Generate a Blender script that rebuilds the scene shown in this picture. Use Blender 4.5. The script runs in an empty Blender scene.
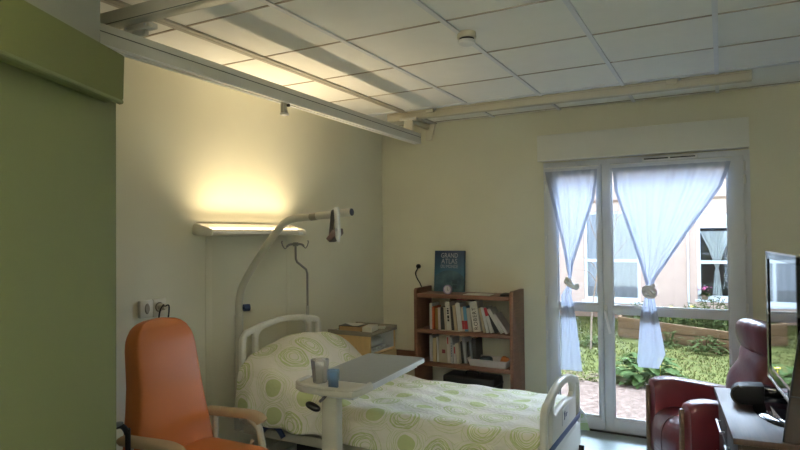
import bpy, bmesh, math, random
from mathutils import Vector, Matrix
random.seed(7)
S = bpy.context.scene
COL = S.collection
PI = math.pi
V = Vector

# ------------------------------------------------------------------ materials
MATS = {}
def nodes_of(name):
    m = bpy.data.materials.new(name); m.use_nodes = True
    nt = m.node_tree
    return m, nt, nt.nodes['Principled BSDF'], nt.nodes['Material Output']

def mat(name, col, rough=0.5, var=0.08, scale=6.0, bump=0.0, bscale=60.0, metal=0.0, spec=0.5, coat=0.0, stretch=(1, 1, 1), col2=None):
    if name in MATS: return MATS[name]
    m, nt, b, out = nodes_of(name)
    N, L = nt.nodes, nt.links
    tc = N.new('ShaderNodeTexCoord'); mp = N.new('ShaderNodeMapping')
    mp.inputs['Scale'].default_value = stretch
    L.new(tc.outputs['Object'], mp.inputs['Vector'])
    n = N.new('ShaderNodeTexNoise'); n.inputs['Scale'].default_value = scale; n.inputs['Detail'].default_value = 4
    L.new(mp.outputs['Vector'], n.inputs['Vector'])
    r = N.new('ShaderNodeValToRGB')
    a = [max(0, c * (1 - var)) for c in col]
    z = list(col2) if col2 else [min(1, c * (1 + var)) for c in col]
    r.color_ramp.elements[0].position = 0.3; r.color_ramp.elements[1].position = 0.7
    r.color_ramp.elements[0].color = (*a, 1); r.color_ramp.elements[1].color = (*z, 1)
    L.new(n.outputs['Fac'], r.inputs['Fac']); L.new(r.outputs['Color'], b.inputs['Base Color'])
    b.inputs['Roughness'].default_value = rough; b.inputs['Metallic'].default_value = metal
    b.inputs['Specular IOR Level'].default_value = spec
    b.inputs['Coat Weight'].default_value = coat
    if bump > 0:
        n2 = N.new('ShaderNodeTexNoise'); n2.inputs['Scale'].default_value = bscale; n2.inputs['Detail'].default_value = 3
        L.new(mp.outputs['Vector'], n2.inputs['Vector'])
        bp = N.new('ShaderNodeBump'); bp.inputs['Strength'].default_value = bump; bp.inputs['Distance'].default_value = 0.01
        L.new(n2.outputs['Fac'], bp.inputs['Height']); L.new(bp.outputs['Normal'], b.inputs['Normal'])
    MATS[name] = m
    return m

def glow(name, col, strength):
    m, nt, b, out = nodes_of(name)
    b.inputs['Base Color'].default_value = (*col, 1)
    b.inputs['Emission Color'].default_value = (*col, 1); b.inputs['Emission Strength'].default_value = strength
    return m

def glass(name, tint=(1, 1, 1), refl=0.06, rough=0.0, haze=0.0, hazecol=(0.8, 0.85, 0.9)):
    m, nt, b, out = nodes_of(name)
    N, L = nt.nodes, nt.links
    N.remove(b)
    t = N.new('ShaderNodeBsdfTransparent'); t.inputs['Color'].default_value = (*tint, 1)
    g = N.new('ShaderNodeBsdfGlossy'); g.inputs['Roughness'].default_value = rough
    fr = N.new('ShaderNodeFresnel'); fr.inputs['IOR'].default_value = 1.45
    mx = N.new('ShaderNodeMixShader')
    mu = N.new('ShaderNodeMath'); mu.operation = 'MULTIPLY'; mu.inputs[1].default_value = refl / 0.034
    L.new(fr.outputs['Fac'], mu.inputs[0]); L.new(mu.outputs['Value'], mx.inputs['Fac'])
    L.new(t.outputs['BSDF'], mx.inputs[1]); L.new(g.outputs['BSDF'], mx.inputs[2])
    last = mx
    if haze > 0:
        d = N.new('ShaderNodeBsdfTranslucent'); d.inputs['Color'].default_value = (*hazecol, 1)
        m2 = N.new('ShaderNodeMixShader'); m2.inputs['Fac'].default_value = haze; dd = N.new('ShaderNodeBsdfDiffuse'); dd.inputs['Color'].default_value = (*hazecol, 1); m3 = N.new('ShaderNodeMixShader'); L.new(d.outputs['BSDF'], m3.inputs[1]); L.new(dd.outputs['BSDF'], m3.inputs[2])
        L.new(mx.outputs['Shader'], m2.inputs[1]); L.new(m3.outputs['Shader'], m2.inputs[2]); last = m2
    L.new(last.outputs['Shader'], out.inputs['Surface'])
    return m

def sheer(name, col, transp, transl):
    m, nt, b, out = nodes_of(name)
    N, L = nt.nodes, nt.links
    N.remove(b)
    t = N.new('ShaderNodeBsdfTransparent')
    tr = N.new('ShaderNodeBsdfTranslucent'); tr.inputs['Color'].default_value = (*col, 1)
    d = N.new('ShaderNodeBsdfDiffuse'); d.inputs['Color'].default_value = (*col, 1)
    w = N.new('ShaderNodeTexNoise'); w.inputs['Scale'].default_value = 350
    mr = N.new('ShaderNodeMapRange'); mr.inputs['To Min'].default_value = transp * 0.75; mr.inputs['To Max'].default_value = transp * 1.25
    L.new(w.outputs['Fac'], mr.inputs['Value'])
    a = N.new('ShaderNodeMixShader'); a.inputs['Fac'].default_value = transl
    L.new(d.outputs['BSDF'], a.inputs[1]); L.new(tr.outputs['BSDF'], a.inputs[2])
    c = N.new('ShaderNodeMixShader'); L.new(mr.outputs['Result'], c.inputs['Fac'])
    L.new(a.outputs['Shader'], c.inputs[1]); L.new(t.outputs['BSDF'], c.inputs[2])
    L.new(c.outputs['Shader'], out.inputs['Surface'])
    return m

def wood(name, dark, light, rough=0.45, stretch=(2, 2, 24), coat=0.0, spec=0.4):
    return mat(name, dark, rough, 0.0, 3.0, 0.04, 12, 0, spec, coat, stretch, light)

M = {}
M['wall'] = mat('cream_wall_paint', (0.70, 0.68, 0.545), 0.85, 0.02, 3, 0.05, 180, spec=0.2)
M['wallgrey'] = mat('grey_wall_paint', (0.25, 0.255, 0.22), 0.85, 0.02, 3, 0.08, 180, spec=0.2)
M['ceil'] = mat('ceiling_tile', (0.85, 0.84, 0.80), 0.9, 0.015, 8, 0.08, 120, spec=0.1)
M['tbar'] = mat('ceiling_bar_white', (0.72, 0.73, 0.76), 0.5, 0.02)
M['tbard'] = mat('ceiling_bar_beige', (0.40, 0.34, 0.27), 0.6, 0.02)
M['greend'] = mat('olive_green_laminate', (0.125, 0.137, 0.045), 0.55, 0.02, 5, 0.03, 250, spec=0.3)
M['greenl'] = mat('sage_green_laminate', (0.145, 0.165, 0.07), 0.5, 0.02, 5, 0.03, 250, spec=0.4)
M['floor'] = mat('pale_blue_vinyl', (0.43, 0.52, 0.53), 0.28, 0.06, 30, 0.02, 90)
M['alu'] = mat('painted_rail_cream', (0.60, 0.585, 0.52), 0.45, 0.02)
M['alud'] = mat('rail_dark_groove', (0.10, 0.10, 0.09), 0.6, 0.02)
M['steel'] = mat('brushed_steel', (0.55, 0.56, 0.58), 0.3, 0.04, metal=0.9)
M['pvc'] = mat('white_pvc', (0.64, 0.66, 0.70), 0.35, 0.01, spec=0.4)
M['box'] = mat('shutter_box_white', (0.66, 0.655, 0.60), 0.5, 0.01)
M['black'] = mat('black_plastic', (0.010, 0.010, 0.012), 0.42, 0.1, spec=.3)
M['gloss'] = mat('black_gloss', (0.008, 0.008, 0.010), 0.06, 0.1, spec=0.6)
M['rubber'] = mat('dark_rubber', (0.02, 0.02, 0.02), 0.7, 0.1)
M['bedp'] = mat('bed_cream_plastic', (0.70, 0.685, 0.615), 0.35, 0.02)
M['bedm'] = mat('bed_beige_metal', (0.42, 0.41, 0.35), 0.4, 0.03)
M['tube'] = mat('beige_painted_tube', (0.44, 0.42, 0.34), 0.35, 0.03)
M['blue'] = mat('dark_blue_plastic', (0.02, 0.045, 0.14), 0.4, 0.05)
M['orange'] = mat('orange_vinyl', (0.46, 0.138, 0.036), 0.42, 0.04, 4, 0.05, 160, spec=0.45)
M['armw'] = mat('beige_arm_foam', (0.40, 0.29, 0.18), 0.5, 0.05, 8, 0.03, 120)
M['leather'] = mat('burgundy_leather', (0.105, 0.013, 0.020), 0.40, 0.15, 7, 0.22, 16, spec=0.5, coat=.12)
M['leatherd'] = mat('dark_seam', (.05, .008, .012), .6)
M['trimw'] = wood('recliner_wood_trim', (.09, .05, .028), (.13, .075, .042), .5)
M['bookw'] = wood('bookcase_walnut', (0.135, 0.062, 0.036), (0.19, 0.09, 0.052), 0.42)
M['desk'] = wood('desk_dark_wood', (0.035, 0.016, 0.011), (0.058, 0.028, 0.018), 0.45, (24, 2, 2), spec=0.28)
M['cabw'] = mat('cabinet_beech', (0.66, 0.45, 0.21), 0.5, 0.06, 4, stretch=(10, 1, 3))
M['cabt'] = mat('cabinet_grey_top', (0.23, 0.20, 0.15), 0.5, 0.03)
M['white'] = mat('white_plastic', (0.72, 0.72, 0.70), 0.4, 0.01)
M['offw'] = mat('ivory_plastic', (0.62, 0.58, 0.47), 0.4, 0.01)
M['paper'] = mat('paper', (0.68, 0.66, 0.60), 0.8, 0.03, 30)
M['pages'] = mat('page_edges', (0.60, 0.52, 0.38), 0.8, 0.1, 60, stretch=(1, 60, 1))
M['tray'] = mat('overbed_tray_cream', (0.56, 0.545, 0.475), 0.4, 0.02)
M['board'] = mat('grey_laminate', (0.285, 0.31, 0.315), 0.38, 0.05, 40)
M['boarde'] = mat('pale_edge_band', (0.62, 0.64, 0.66), 0.35, 0.02)
M['pinkw'] = mat('pink_render', (0.53, 0.375, 0.31), 0.9, 0.03, 6, 0.15, 60)
M['pinkt'] = mat('pink_plinth', (0.20, 0.125, 0.09), 0.9, 0.08, 6, 0.15, 60)
M['patio'] = mat('exposed_gravel_patio', (0.050, 0.032, 0.025), 0.95, 0.1, 22, 0.5, 50, spec=.02, col2=(0.105, 0.074, 0.060))
M['soil'] = mat('grass_soil', (0.036, 0.042, 0.011), 0.95, 0.1, 9, 0.25, 40, spec=.05, col2=(0.070, 0.068, 0.020))
def leafmat(name, c1, c2, scale, f=.45):
    m = mat(name, c1, .8, .1, scale, spec=.05, col2=c2)
    nt = m.node_tree; b = nt.nodes['Principled BSDF']; out = nt.nodes['Material Output']
    t = nt.nodes.new('ShaderNodeBsdfTranslucent'); x = nt.nodes.new('ShaderNodeMixShader'); x.inputs['Fac'].default_value = f
    src = b.inputs['Base Color'].links[0].from_socket
    nt.links.new(src, t.inputs['Color']); nt.links.new(b.outputs['BSDF'], x.inputs[1]); nt.links.new(t.outputs['BSDF'], x.inputs[2])
    nt.links.new(x.outputs['Shader'], out.inputs['Surface'])
    return m
M['grass'] = leafmat('grass_blades', (0.045, 0.055, 0.013), (0.085, 0.085, 0.028), 1.5)
M['leaf1'] = leafmat('broad_leaf', (0.030, 0.058, 0.014), (0.062, 0.088, 0.028), 9)
M['leaf2'] = leafmat('shrub_leaf', (0.034, 0.054, 0.014), (0.072, 0.088, 0.030), 9)
M['litter'] = mat('dry_leaf', (0.045, 0.03, 0.015), 0.9, 0.2, 9, spec=.1, col2=(0.085, 0.06, 0.034))
M['plank'] = wood('planter_timber', (0.078, 0.040, 0.016), (0.125, 0.068, 0.029), 0.9, (2, 2, 14))
M['bark'] = mat('thin_bark', (0.24, 0.17, 0.13), 0.8, 0.2, 12)
M['pane'] = glass('window_glass', (0.96, 0.98, 0.98), 0.034)
M['paneb'] = glass('grey_window_glass', (0.92, 0.93, 0.95), 0.05)
M['curt'] = sheer('sheer_white_voile', (0.47, 0.51, 0.62), 0.12, 0.36)
M['knot'] = mat('bunched_voile', (.82, .82, .84), .9, .02)
M['clear'] = glass('clear_tumbler', (0.985, 0.985, 0.99), 0.10, 0.05, 0.24, (0.97, 0.97, 0.99))
M['bluecup'] = glass('blue_tumbler', (0.70, 0.83, 0.97), 0.08, 0.03, 0.26, (0.42, 0.60, 0.85))

# ------------------------------------------------------------------ mesh helpers
def BM(): return bmesh.new()
def merge(*bms):
    out = bms[0]
    for b in bms[1:]:
        me = bpy.data.meshes.new('t'); b.to_mesh(me); b.free()
        out.from_mesh(me); bpy.data.meshes.remove(me)
    return out
def xf(bm, m):
    bm.transform(m); return bm
def T(x, y, z): return Matrix.Translation((x, y, z))
def R(a, ax): return Matrix.Rotation(a, 4, ax)

def box(x0, x1, y0, y1, z0, z1, bev=0.0, seg=2):
    bm = BM(); bmesh.ops.create_cube(bm, size=1)
    bm.transform(T((x0 + x1) / 2, (y0 + y1) / 2, (z0 + z1) / 2) @ Matrix.Diagonal((abs(x1 - x0), abs(y1 - y0), abs(z1 - z0), 1)))
    if bev > 0:
        bmesh.ops.bevel(bm, geom=bm.edges[:], offset=bev, segments=seg, profile=0.5, affect='EDGES')
    return bm

def catmull(pts, sub=6, closed=False):
    P = [V(p) for p in pts]; n = len(P); out = []
    rng = n if closed else n - 1
    for i in range(rng):
        if closed: p0, p1, p2, p3 = P[(i - 1) % n], P[i], P[(i + 1) % n], P[(i + 2) % n]
        else: p0, p1, p2, p3 = P[max(0, i - 1)], P[i], P[i + 1], P[min(n - 1, i + 2)]
        for k in range(sub):
            t = k / sub
            out.append(0.5 * ((2 * p1) + (p2 - p0) * t + (2 * p0 - 5 * p1 + 4 * p2 - p3) * t * t + (3 * p1 - p0 - 3 * p2 + p3) * t ** 3))
    if not closed: out.append(P[-1])
    return out

def loft(rings, cap=True, closed_ring=True):
    bm = BM(); rows = [[bm.verts.new(p) for p in r] for r in rings]
    n = len(rows[0])
    for a, b in zip(rows[:-1], rows[1:]):
        for i in range(n if closed_ring else n - 1):
            j = (i + 1) % n
            try: bm.faces.new((a[i], a[j], b[j], b[i]))
            except ValueError: pass
    if cap and closed_ring:
        bm.faces.new(rows[0][::-1]); bm.faces.new(rows[-1])
    bmesh.ops.recalc_face_normals(bm, faces=bm.faces)
    return bm

def tube(pts, r, n=12, smooth=0, radii=None):
    P = catmull(pts, smooth) if smooth else [V(p) for p in pts]
    rings = []; up = None
    for i, p in enumerate(P):
        d = (P[min(i + 1, len(P) - 1)] - P[max(i - 1, 0)]).normalized()
        if up is None:
            up = V((0, 0, 1)) if abs(d.z) < 0.9 else V((0, 1, 0))
        a = (up - d * up.dot(d)).normalized(); up = a; b = d.cross(a)
        rr = r if radii is None else radii[0] + (radii[1] - radii[0]) * i / (len(P) - 1)
        rings.append([p + (a * math.cos(2 * PI * k / n) + b * math.sin(2 * PI * k / n)) * rr for k in range(n)])
    return loft(rings)

def lathe(prof, n=24, c=(0, 0, 0)):
    bm = BM(); rows = []
    for r, z in prof:
        if r < 1e-6: rows.append([bm.verts.new((c[0], c[1], c[2] + z))])
        else: rows.append([bm.verts.new((c[0] + r * math.cos(2 * PI * k / n), c[1] + r * math.sin(2 * PI * k / n), c[2] + z)) for k in range(n)])
    for a, b in zip(rows[:-1], rows[1:]):
        for i in range(n):
            j = (i + 1) % n
            if len(a) == 1 and len(b) == 1: continue
            if len(a) == 1: bm.faces.new((a[0], b[i], b[j]))
            elif len(b) == 1: bm.faces.new((a[i], a[j], b[0]))
            else: bm.faces.new((a[i], a[j], b[j], b[i]))
    bmesh.ops.recalc_face_normals(bm, faces=bm.faces)
    return bm

def prism(poly, axis, a0, a1, bev=0.0):
    def P(u, v, w):
        return {'x': (w, u, v), 'y': (u, w, v), 'z': (u, v, w)}[axis]
    bm = loft([[P(u, v, a0) for u, v in poly], [P(u, v, a1) for u, v in poly]])
    if bev > 0:
        bmesh.ops.bevel(bm, geom=bm.edges[:], offset=bev, segments=2, profile=0.5, affect='EDGES')
    return bm

def soft(c, s, e=0.35, nu=28, nv=16, m=None):
    """a cushion-like rounded block"""
    def sp(w, p): return math.copysign(abs(w) ** p, w)
    bm = BM(); rows = []
    for j in range(nv + 1):
        ph = -PI / 2 + PI * j / nv
        cp, spn = sp(math.cos(ph), e), sp(math.sin(ph), e)
        if j in (0, nv): rows.append([bm.verts.new((0, 0, spn * s[2]))]); continue
        rows.append([bm.verts.new((sp(math.cos(2 * PI * i / nu), e) * cp * s[0], sp(math.sin(2 * PI * i / nu), e) * cp * s[1], spn * s[2])) for i in range(nu)])
    for a, b in zip(rows[:-1], rows[1:]):
        for i in range(nu):
            k = (i + 1) % nu
            if len(a) == 1: bm.faces.new((a[0], b[k], b[i]))
            elif len(b) == 1: bm.faces.new((a[i], a[k], b[0]))
            else: bm.faces.new((a[i], a[k], b[k], b[i]))
    bmesh.ops.recalc_face_normals(bm, faces=bm.faces)
    if m is not None: bm.transform(m)
    bm.transform(T(*c))
    return bm

def rrect(x0, x1, y0, y1, r, n=6):
    out = []
    for cx, cy, a in ((x1 - r, y1 - r, 0), (x0 + r, y1 - r, PI / 2), (x0 + r, y0 + r, PI), (x1 - r, y0 + r, 1.5 * PI)):
        for k in range(n + 1):
            t = a + PI / 2 * k / n
            out.append((cx + r * math.cos(t), cy + r * math.sin(t)))
    return out

def plate(loops, thick, bev):
    """flat shape with holes, rounded rim; lies in XY, thickness along Z (centred)"""
    cu = bpy.data.curves.new('c', 'CURVE'); cu.dimensions = '2D'; cu.fill_mode = 'BOTH'
    cu.extrude = thick / 2 - bev; cu.bevel_depth = bev; cu.bevel_resolution = 2; cu.offset = -bev
    for lp in loops:
        s = cu.splines.new('POLY'); s.points.add(len(lp) - 1); s.use_cyclic_u = True
        for p, q in zip(s.points, lp): p.co = (q[0], q[1], 0, 1)
    o = bpy.data.objects.new('c', cu); COL.objects.link(o)
    bpy.context.view_layer.update()
    me = bpy.data.meshes.new_from_object(o.evaluated_get(bpy.context.evaluated_depsgraph_get()))
    bm = BM(); bm.from_mesh(me)
    bpy.data.objects.remove(o); bpy.data.curves.remove(cu); bpy.data.meshes.remove(me)
    bmesh.ops.remove_doubles(bm, verts=bm.verts, dist=1e-5)
    return bm

def text_bm(s, size, ext=0.0006, spacing=1.0, align='CENTER', line=1.0):
    cu = bpy.data.curves.new('t', 'FONT'); cu.body = s; cu.size = size; cu.extrude = ext
    cu.align_x = align; cu.align_y = 'CENTER'; cu.space_character = spacing; cu.space_line = line
    cu.resolution_u = 3
    o = bpy.data.objects.new('t', cu); COL.objects.link(o)
    bpy.context.view_layer.update()
    me = bpy.data.meshes.new_from_object(o.evaluated_get(bpy.context.evaluated_depsgraph_get()))
    bm = BM(); bm.from_mesh(me)
    bpy.data.objects.remove(o); bpy.data.curves.remove(cu); bpy.data.meshes.remove(me)
    return bm

def gridsurf(fn, nu, nv, uv=None):
    bm = BM(); vs = [[bm.verts.new(fn(i / nu, j / nv)) for j in range(nv + 1)] for i in range(nu + 1)]
    lay = bm.loops.layers.uv.new('UVMap') if uv else None
    for i in range(nu):
        for j in range(nv):
            f = bm.faces.new((vs[i][j], vs[i + 1][j], vs[i + 1][j + 1], vs[i][j + 1]))
            if uv:
                for l, (a, b) in zip(f.loops, ((i, j), (i + 1, j), (i + 1, j + 1), (i, j + 1))):
                    l[lay].uv = uv(a / nu, b / nv)
    return bm

# ------------------------------------------------------------------ object helpers
def world_of(o):
    m = o.matrix_basis.copy()
    return world_of(o.parent) @ m if o.parent else m

def obj(name, bm, m, parent=None, local=False, smooth=True, angle=40, mats=None):
    me = bpy.data.meshes.new(name)
    if smooth:
        for f in bm.faces: f.smooth = True
        for e in bm.edges:
            if len(e.link_faces) == 2 and e.calc_face_angle(0) > math.radians(angle): e.smooth = False
    bm.to_mesh(me); bm.free()
    for k in (mats or [m]): me.materials.append(k)
    o = bpy.data.objects.new(name, me); COL.objects.link(o)
    if parent is not None:
        if not local: me.transform(world_of(parent).inverted())
        o.parent = parent
    return o

def tag(o, label, cat, group=None, kind=None):
    o['label'] = label; o['category'] = cat
    if group: o['group'] = group
    if kind: o['kind'] = kind
    return o
def thing(name, label, cat, loc=(0, 0, 0), rz=0.0, group=None):
    o = bpy.data.objects.new(name, None); COL.objects.link(o)
    o.empty_display_size = 0.1
    o.location = loc; o.rotation_euler = (0, 0, rz)
    return tag(o, label, cat, group)
def centre(o):
    """put a single-mesh thing's origin at the middle of its foot"""
    me = o.data
    xs = [v.co.x for v in me.vertices]; ys = [v.co.y for v in me.vertices]; zs = [v.co.z for v in me.vertices]
    c = V(((min(xs) + max(xs)) / 2, (min(ys) + max(ys)) / 2, min(zs)))
    me.transform(T(*(-c))); o.location = c
    return o
def solo(name, bm, m, label, cat, group=None, **kw):
    return tag(centre(obj(name, bm, m, **kw)), label, cat, group)
def struct(name, bm, m, parent=None, **kw):
    o = obj(name, bm, m, parent, **kw); o['kind'] = 'structure'
    return o

# ------------------------------------------------------------------ room shell
XL, XR, YB, YF, ZC = -3.01, 0.75, 5.17, -1.2, 2.737
DX0, DX1, DZ1 = -1.365, 0.195, 2.275       # french window opening
struct('floor', box(XL - .2, XR + .2, YF - .2, YB + .28, -.1, 0), M['floor'], smooth=False)
struct('wall_left', box(XL - .2, XL, YF - .2, YB + .3, 0, ZC + .1), M['wall'], smooth=False)
struct('wall_right', box(XR, XR + .2, YF - .2, YB + .3, 0, ZC + .1), M['wall'], smooth=False)
struct('wall_front', box(XL, XR, YF - .2, YF, 0, ZC + .1), M['wall'], smooth=False)
struct('wall_back', merge(box(XL, DX0, YB, YB + .3, 0, ZC + .1), box(DX1, XR, YB, YB + .3, 0, ZC + .1), box(DX0, DX1, YB, YB + .3, DZ1, ZC + .1)), M['wall'], smooth=False)
ce = struct('ceiling', box(XL, XR, YF, YB, ZC, ZC + .1), M['ceil'], smooth=False)
# suspended ceiling bars
b1 = []
for i in range(0, 6):
    x = -2.424 + .6033 * i
    if i == 0:
        continue
    else:
        b1.append(box(x - .013, x + .013, YF, YB, ZC - .009, ZC))
struct('grid_runner', merge(*b1), M['tbar'], ce, smooth=False)
b2 = [box(XL, XR, 1.533 + .5966 * j - .0055, 1.533 + .5966 * j + .0055, ZC - .0045, ZC) for j in range(-4, 7) if j != 5]
struct('grid_cross_bar', merge(*b2), M['tbard'], ce, smooth=False)
struct('grid_edge_bar', box(XL, XR, 4.50, 4.535, ZC - .008, ZC), M['tbar'], ce, smooth=False)
struct('grid_wide_runner', merge(box(-2.424 - .03, -2.424 - .003, YF, YB, ZC - .012, ZC), box(-2.424 + .003, -2.424 + .03, YF, YB, ZC - .012, ZC)), mat('grey_runner', (.42, .40, .35), .5, .02), ce, smooth=False)
struct('grid_runner_gap', box(-2.424 - .003, -2.424 + .003, YF, YB, ZC - .004, ZC), M['alud'], ce, smooth=False)

# bathroom block with its green sliding door (angled at 24 degrees to the side wall)
dA = V((0.4105, -0.912, 0)); nA = V((0.912, 0.4105, 0)); P0 = V((-1.708, 1.248, 0))
def AW(s, n, z): 
    p = P0 + dA * s + nA * n
    return (p.x, p.y, z)
def aprism(poly_nz, s0, s1, bev=0):
    bm = loft([[AW(s0, n, z) for n, z in poly_nz], [AW(s1, n, z) for n, z in poly_nz]])
    if bev: bmesh.ops.bevel(bm, geom=bm.edges[:], offset=bev, segments=2, affect='EDGES')
    return bm
G = V(AW(-0.079, -.115, 0)); G2 = V(AW(2.6, -.115, 0))
poly = [(G.x, G.y), (G2.x, G2.y), (XL + .001, YF + .01), (XL + .001, 1.15)]
struct('wall_bathroom', prism(poly, 'z', 0, ZC - .001), M['wallgrey'], smooth=False)
d2 = struct('door_2', aprism([(-.11, .012), (-.065, .012), (-.065, 2.15), (-.11, 2.15)], -.093, 2.3, .004), M['greenl'])
struct('door_pelmet', aprism([(-.113, 2.1), (-.004, 2.1), (0.0, 2.106), (.004, 2.25), (-.113, 2.25)], -.022, 2.35, .003), M['greend'], d2)
struct('pelmet_lip', aprism([(-.012, 2.088), (.003, 2.091), (.003, 2.102), (-.012, 2.1)], -.017, 2.35, .002), M['greenl'], d2)

# wooden guard rail on the back wall beside the bookcase
struct('trim_1', box(-3.0, -2.50, YB - .03, YB, .445, .525, .006), M['bookw'])
struct('baseboard_back', merge(box(XL, DX0 - .01, YB - .012, YB, 0, .09), box(DX1 + .01, XR, YB - .012, YB, 0, .09)), M['offw'], smooth=False)
struct('baseboard_left', box(XL, XL + .012, 1.3, YB - .013, 0, .09), M['offw'], smooth=False)

# ------------------------------------------------------------------ french window
def framebm(x0, x1, y0, y1, z0, z1, l, r, b, t, bars=(), cols=()):
    P = [box(x0, x0 + l, y0, y1, z0, z1), box(x1 - r, x1, y0, y1, z0, z1)]
    if b: P.append(box(x0 + l, x1 - r, y0, y1, z0, z0 + b))
    if t: P.append(box(x0 + l, x1 - r, y0, y1, z1 - t, z1))
    for a, c in bars: P.append(box(x0 + l, x1 - r, y0 + .001, y1 - .001, a, c))
    for a, c in cols: P.append(box(a, c, y0 + .002, y1 - .002, z0 + b, z1 - t))
    return merge(*P)
dw = struct('door_1', framebm(DX0, DX1, 5.16, 5.24, 0, DZ1, .055, .055, .028, .05), M['pvc'], smooth=False)
def sash(x0, x1, gx0, gx1, z0, z1, gz):
    parts = [box(x0, gx0, 5.135, 5.205, z0, z1, .006), box(gx1, x1, 5.135, 5.205, z0, z1, .006)]
    zs = [z0] + [q for g in gz for q in g] + [z1]
    for a, b in zip(zs[0::2], zs[1::2]): parts.append(box(gx0 - .004, gx1 + .004, 5.137, 5.203, a, b, .006))
    s = struct('sash', merge(*parts), M['pvc'], dw)
    for a, b in gz:
        p = struct('pane', box(gx0 - .003, gx1 + .003, 5.168, 5.174, a - .003, b + .003), M['pane'], s, smooth=False)
        bead = [framebm(gx0, gx1, 5.15, 5.165, a, b, .012, .012, .012, .012)]
        struct('glazing_bead', merge(*bead), M['pvc'], s, smooth=False)
    return s
s1 = sash(-1.325, -.8770, -1.250, -.912, .03, DZ1 - .04, [(.125, 1.008), (1.062, 2.175)])
struct('gasket', box(-.885, -.865, 5.175, 5.20, .03, DZ1 - .04), M['rubber'], dw, smooth=False)
struct('threshold_seal', box(DX0 + .055, DX1 - .055, 5.140, 5.159, 0, .012), M['rubber'], dw, smooth=False)
s2 = sash(-.8725, .152, -.803, .046, .03, DZ1 - .04, [(.125, .995), (1.05, 2.175)])
hd = struct('handle_plate', box(-.868, -.842, 5.122, 5.136, .95, 1.06, .004), M['white'], s2)
struct('handle', merge(tube([(-.855, 5.125, 1.01), (-.855, 5.085, 1.01)], .009), tube([(-.855, 5.085, 1.012), (-.842, 5.082, .96), (-.815, 5.08, .835)], .011, smooth=4)), mat('bright_handle', (.88, .88, .90), .3), s2)
vt = struct('vent', box(-.555, -.155, 5.115, 5.14, DZ1 - .046, DZ1 - .012, .004), M['white'], s2)
struct('vent_slot', merge(box(-.54, -.362, 5.112, 5.12, DZ1 - .032, DZ1 - .022), box(-.348, -.17, 5.112, 5.12, DZ1 - .032, DZ1 - .022)), M['black'], s2, smooth=False)
for x in (-1.345, .158):
    for z in (2.15, 2.05, 1.6, 1.08, .78, .3):
        struct('hinge', tube([(x, 5.128, z - .035), (x, 5.128, z + .035)], .008), M['white'], dw)

sb = thing('shutter_box', 'long white roller shutter box on the wall above the French window', 'shutter box', (-.597, 5.1, 2.28))
obj('casing', box(-1.384, .190, 5.03, YB, 2.283, 2.500, .005), M['box'], sb)
obj('bottom_edge', box(-1.383, .189, 5.026, 5.05, 2.276, 2.286, .002), M['white'], sb)

# ------------------------------------------------------------------ curtains
def interp(tab, t):
    for (a, x), (b, y) in zip(tab[:-1], tab[1:]):
        if t <= b: 
            w = (t - a) / (b - a) if b > a else 0
            return x + (y - x) * w
    return tab[-1][1]
def curtain_body(L_, R_, ztop, zbot, folds, amp, y0, seed, pinch=0.25):
    rnd = random.Random(seed); ph = [rnd.random() * 6 for _ in range(4)]
    def fn(u, v):
        z = ztop + (zbot - ztop) * u
        a, b = interp(L_, z), interp(R_, z)
        x = a + (b - a) * v
        k = min(1, .35 + (1 - u) * .8)
        y = y0 + amp * k * (math.sin(folds * 2 * PI * v + ph[0] + .6 * math.sin(3 * u + ph[1])) * .6 + .4 * math.sin(folds * 3.7 * PI * v + ph[2]))
        if u < .06: y = y0 + (y - y0) * .6
        return (x, y, z)
    return gridsurf(fn, 60, 90)
def make_curtain(label, Lh, Rh, Lt, Rt, zt, zk, zb, knot, loop, folds, seed):
    c = thing('curtain', label, 'curtain', (knot[0], 5.10, zb), group='sheer curtains on the French window')
    LL = sorted(Lh); RR = sorted(Rh)
    obj('drape', curtain_body(LL, RR, zt, zk + .01, folds, .013, 5.098, seed), M['curt'], c)
    hl = []
    for a_, b_, g_ in ((LL, RR, 0), (RR, LL, 1)):
        P = curtain_body(LL, RR, zt, zk + .01, folds, .013, 5.098, seed)
        P.verts.ensure_lookup_table(); n_ = 91
        strip = []
        for i in range(61):
            row = [P.verts[i * n_ + j].co for j in range(n_)]
            if g_: row = row[::-1]
            k_ = max(3, min(30, int(.026 / max(.004, abs(row[-1].x - row[0].x)) * 90)))
            strip.append([row[0] + V((0, -.003, 0)), row[k_] + V((0, -.003, 0))])
        P.free(); hl.append(loft(strip, cap=False, closed_ring=False))
    for h_ in hl: obj('side_hem', h_, M['curt'], c)
    obj('rod', tube([(LL[-1][1] - .01, 5.112, zt + .03), (RR[-1][1] + .01, 5.112, zt + .03)], .005), M['white'], c)
    obj('tail', curtain_body(sorted(Lt), sorted(Rt), zk - .02, zb, 2.2, .014, 5.096, seed + 3), M['curt'], c)
    obj('knot', merge(*[tube([V(p) + V(knot) for p in path], .017, smooth=5) for path in loop]), M['knot'], c)
kn1 = [[(-.02, 0, .03), (-.028, -.02, -.005), (.0, -.03, -.03), (.035, -.015, -.045), (.06, -.01, -.03), (.05, 0, -.055), (.02, 0, -.035), (-.01, -.01, .02)]]
kn2 = [[(-.04, 0, .0), (-.03, -.03, .03), (.015, -.035, .035), (.045, -.02, .0), (.025, -.035, -.035), (-.02, -.035, -.03), (-.04, -.02, .005)],
       [(-.03, -.02, .04), (.0, -.045, .005), (.03, -.03, -.03)], [(.035, -.01, .05), (.0, -.04, .02), (-.035, -.03, -.02)]]
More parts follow.
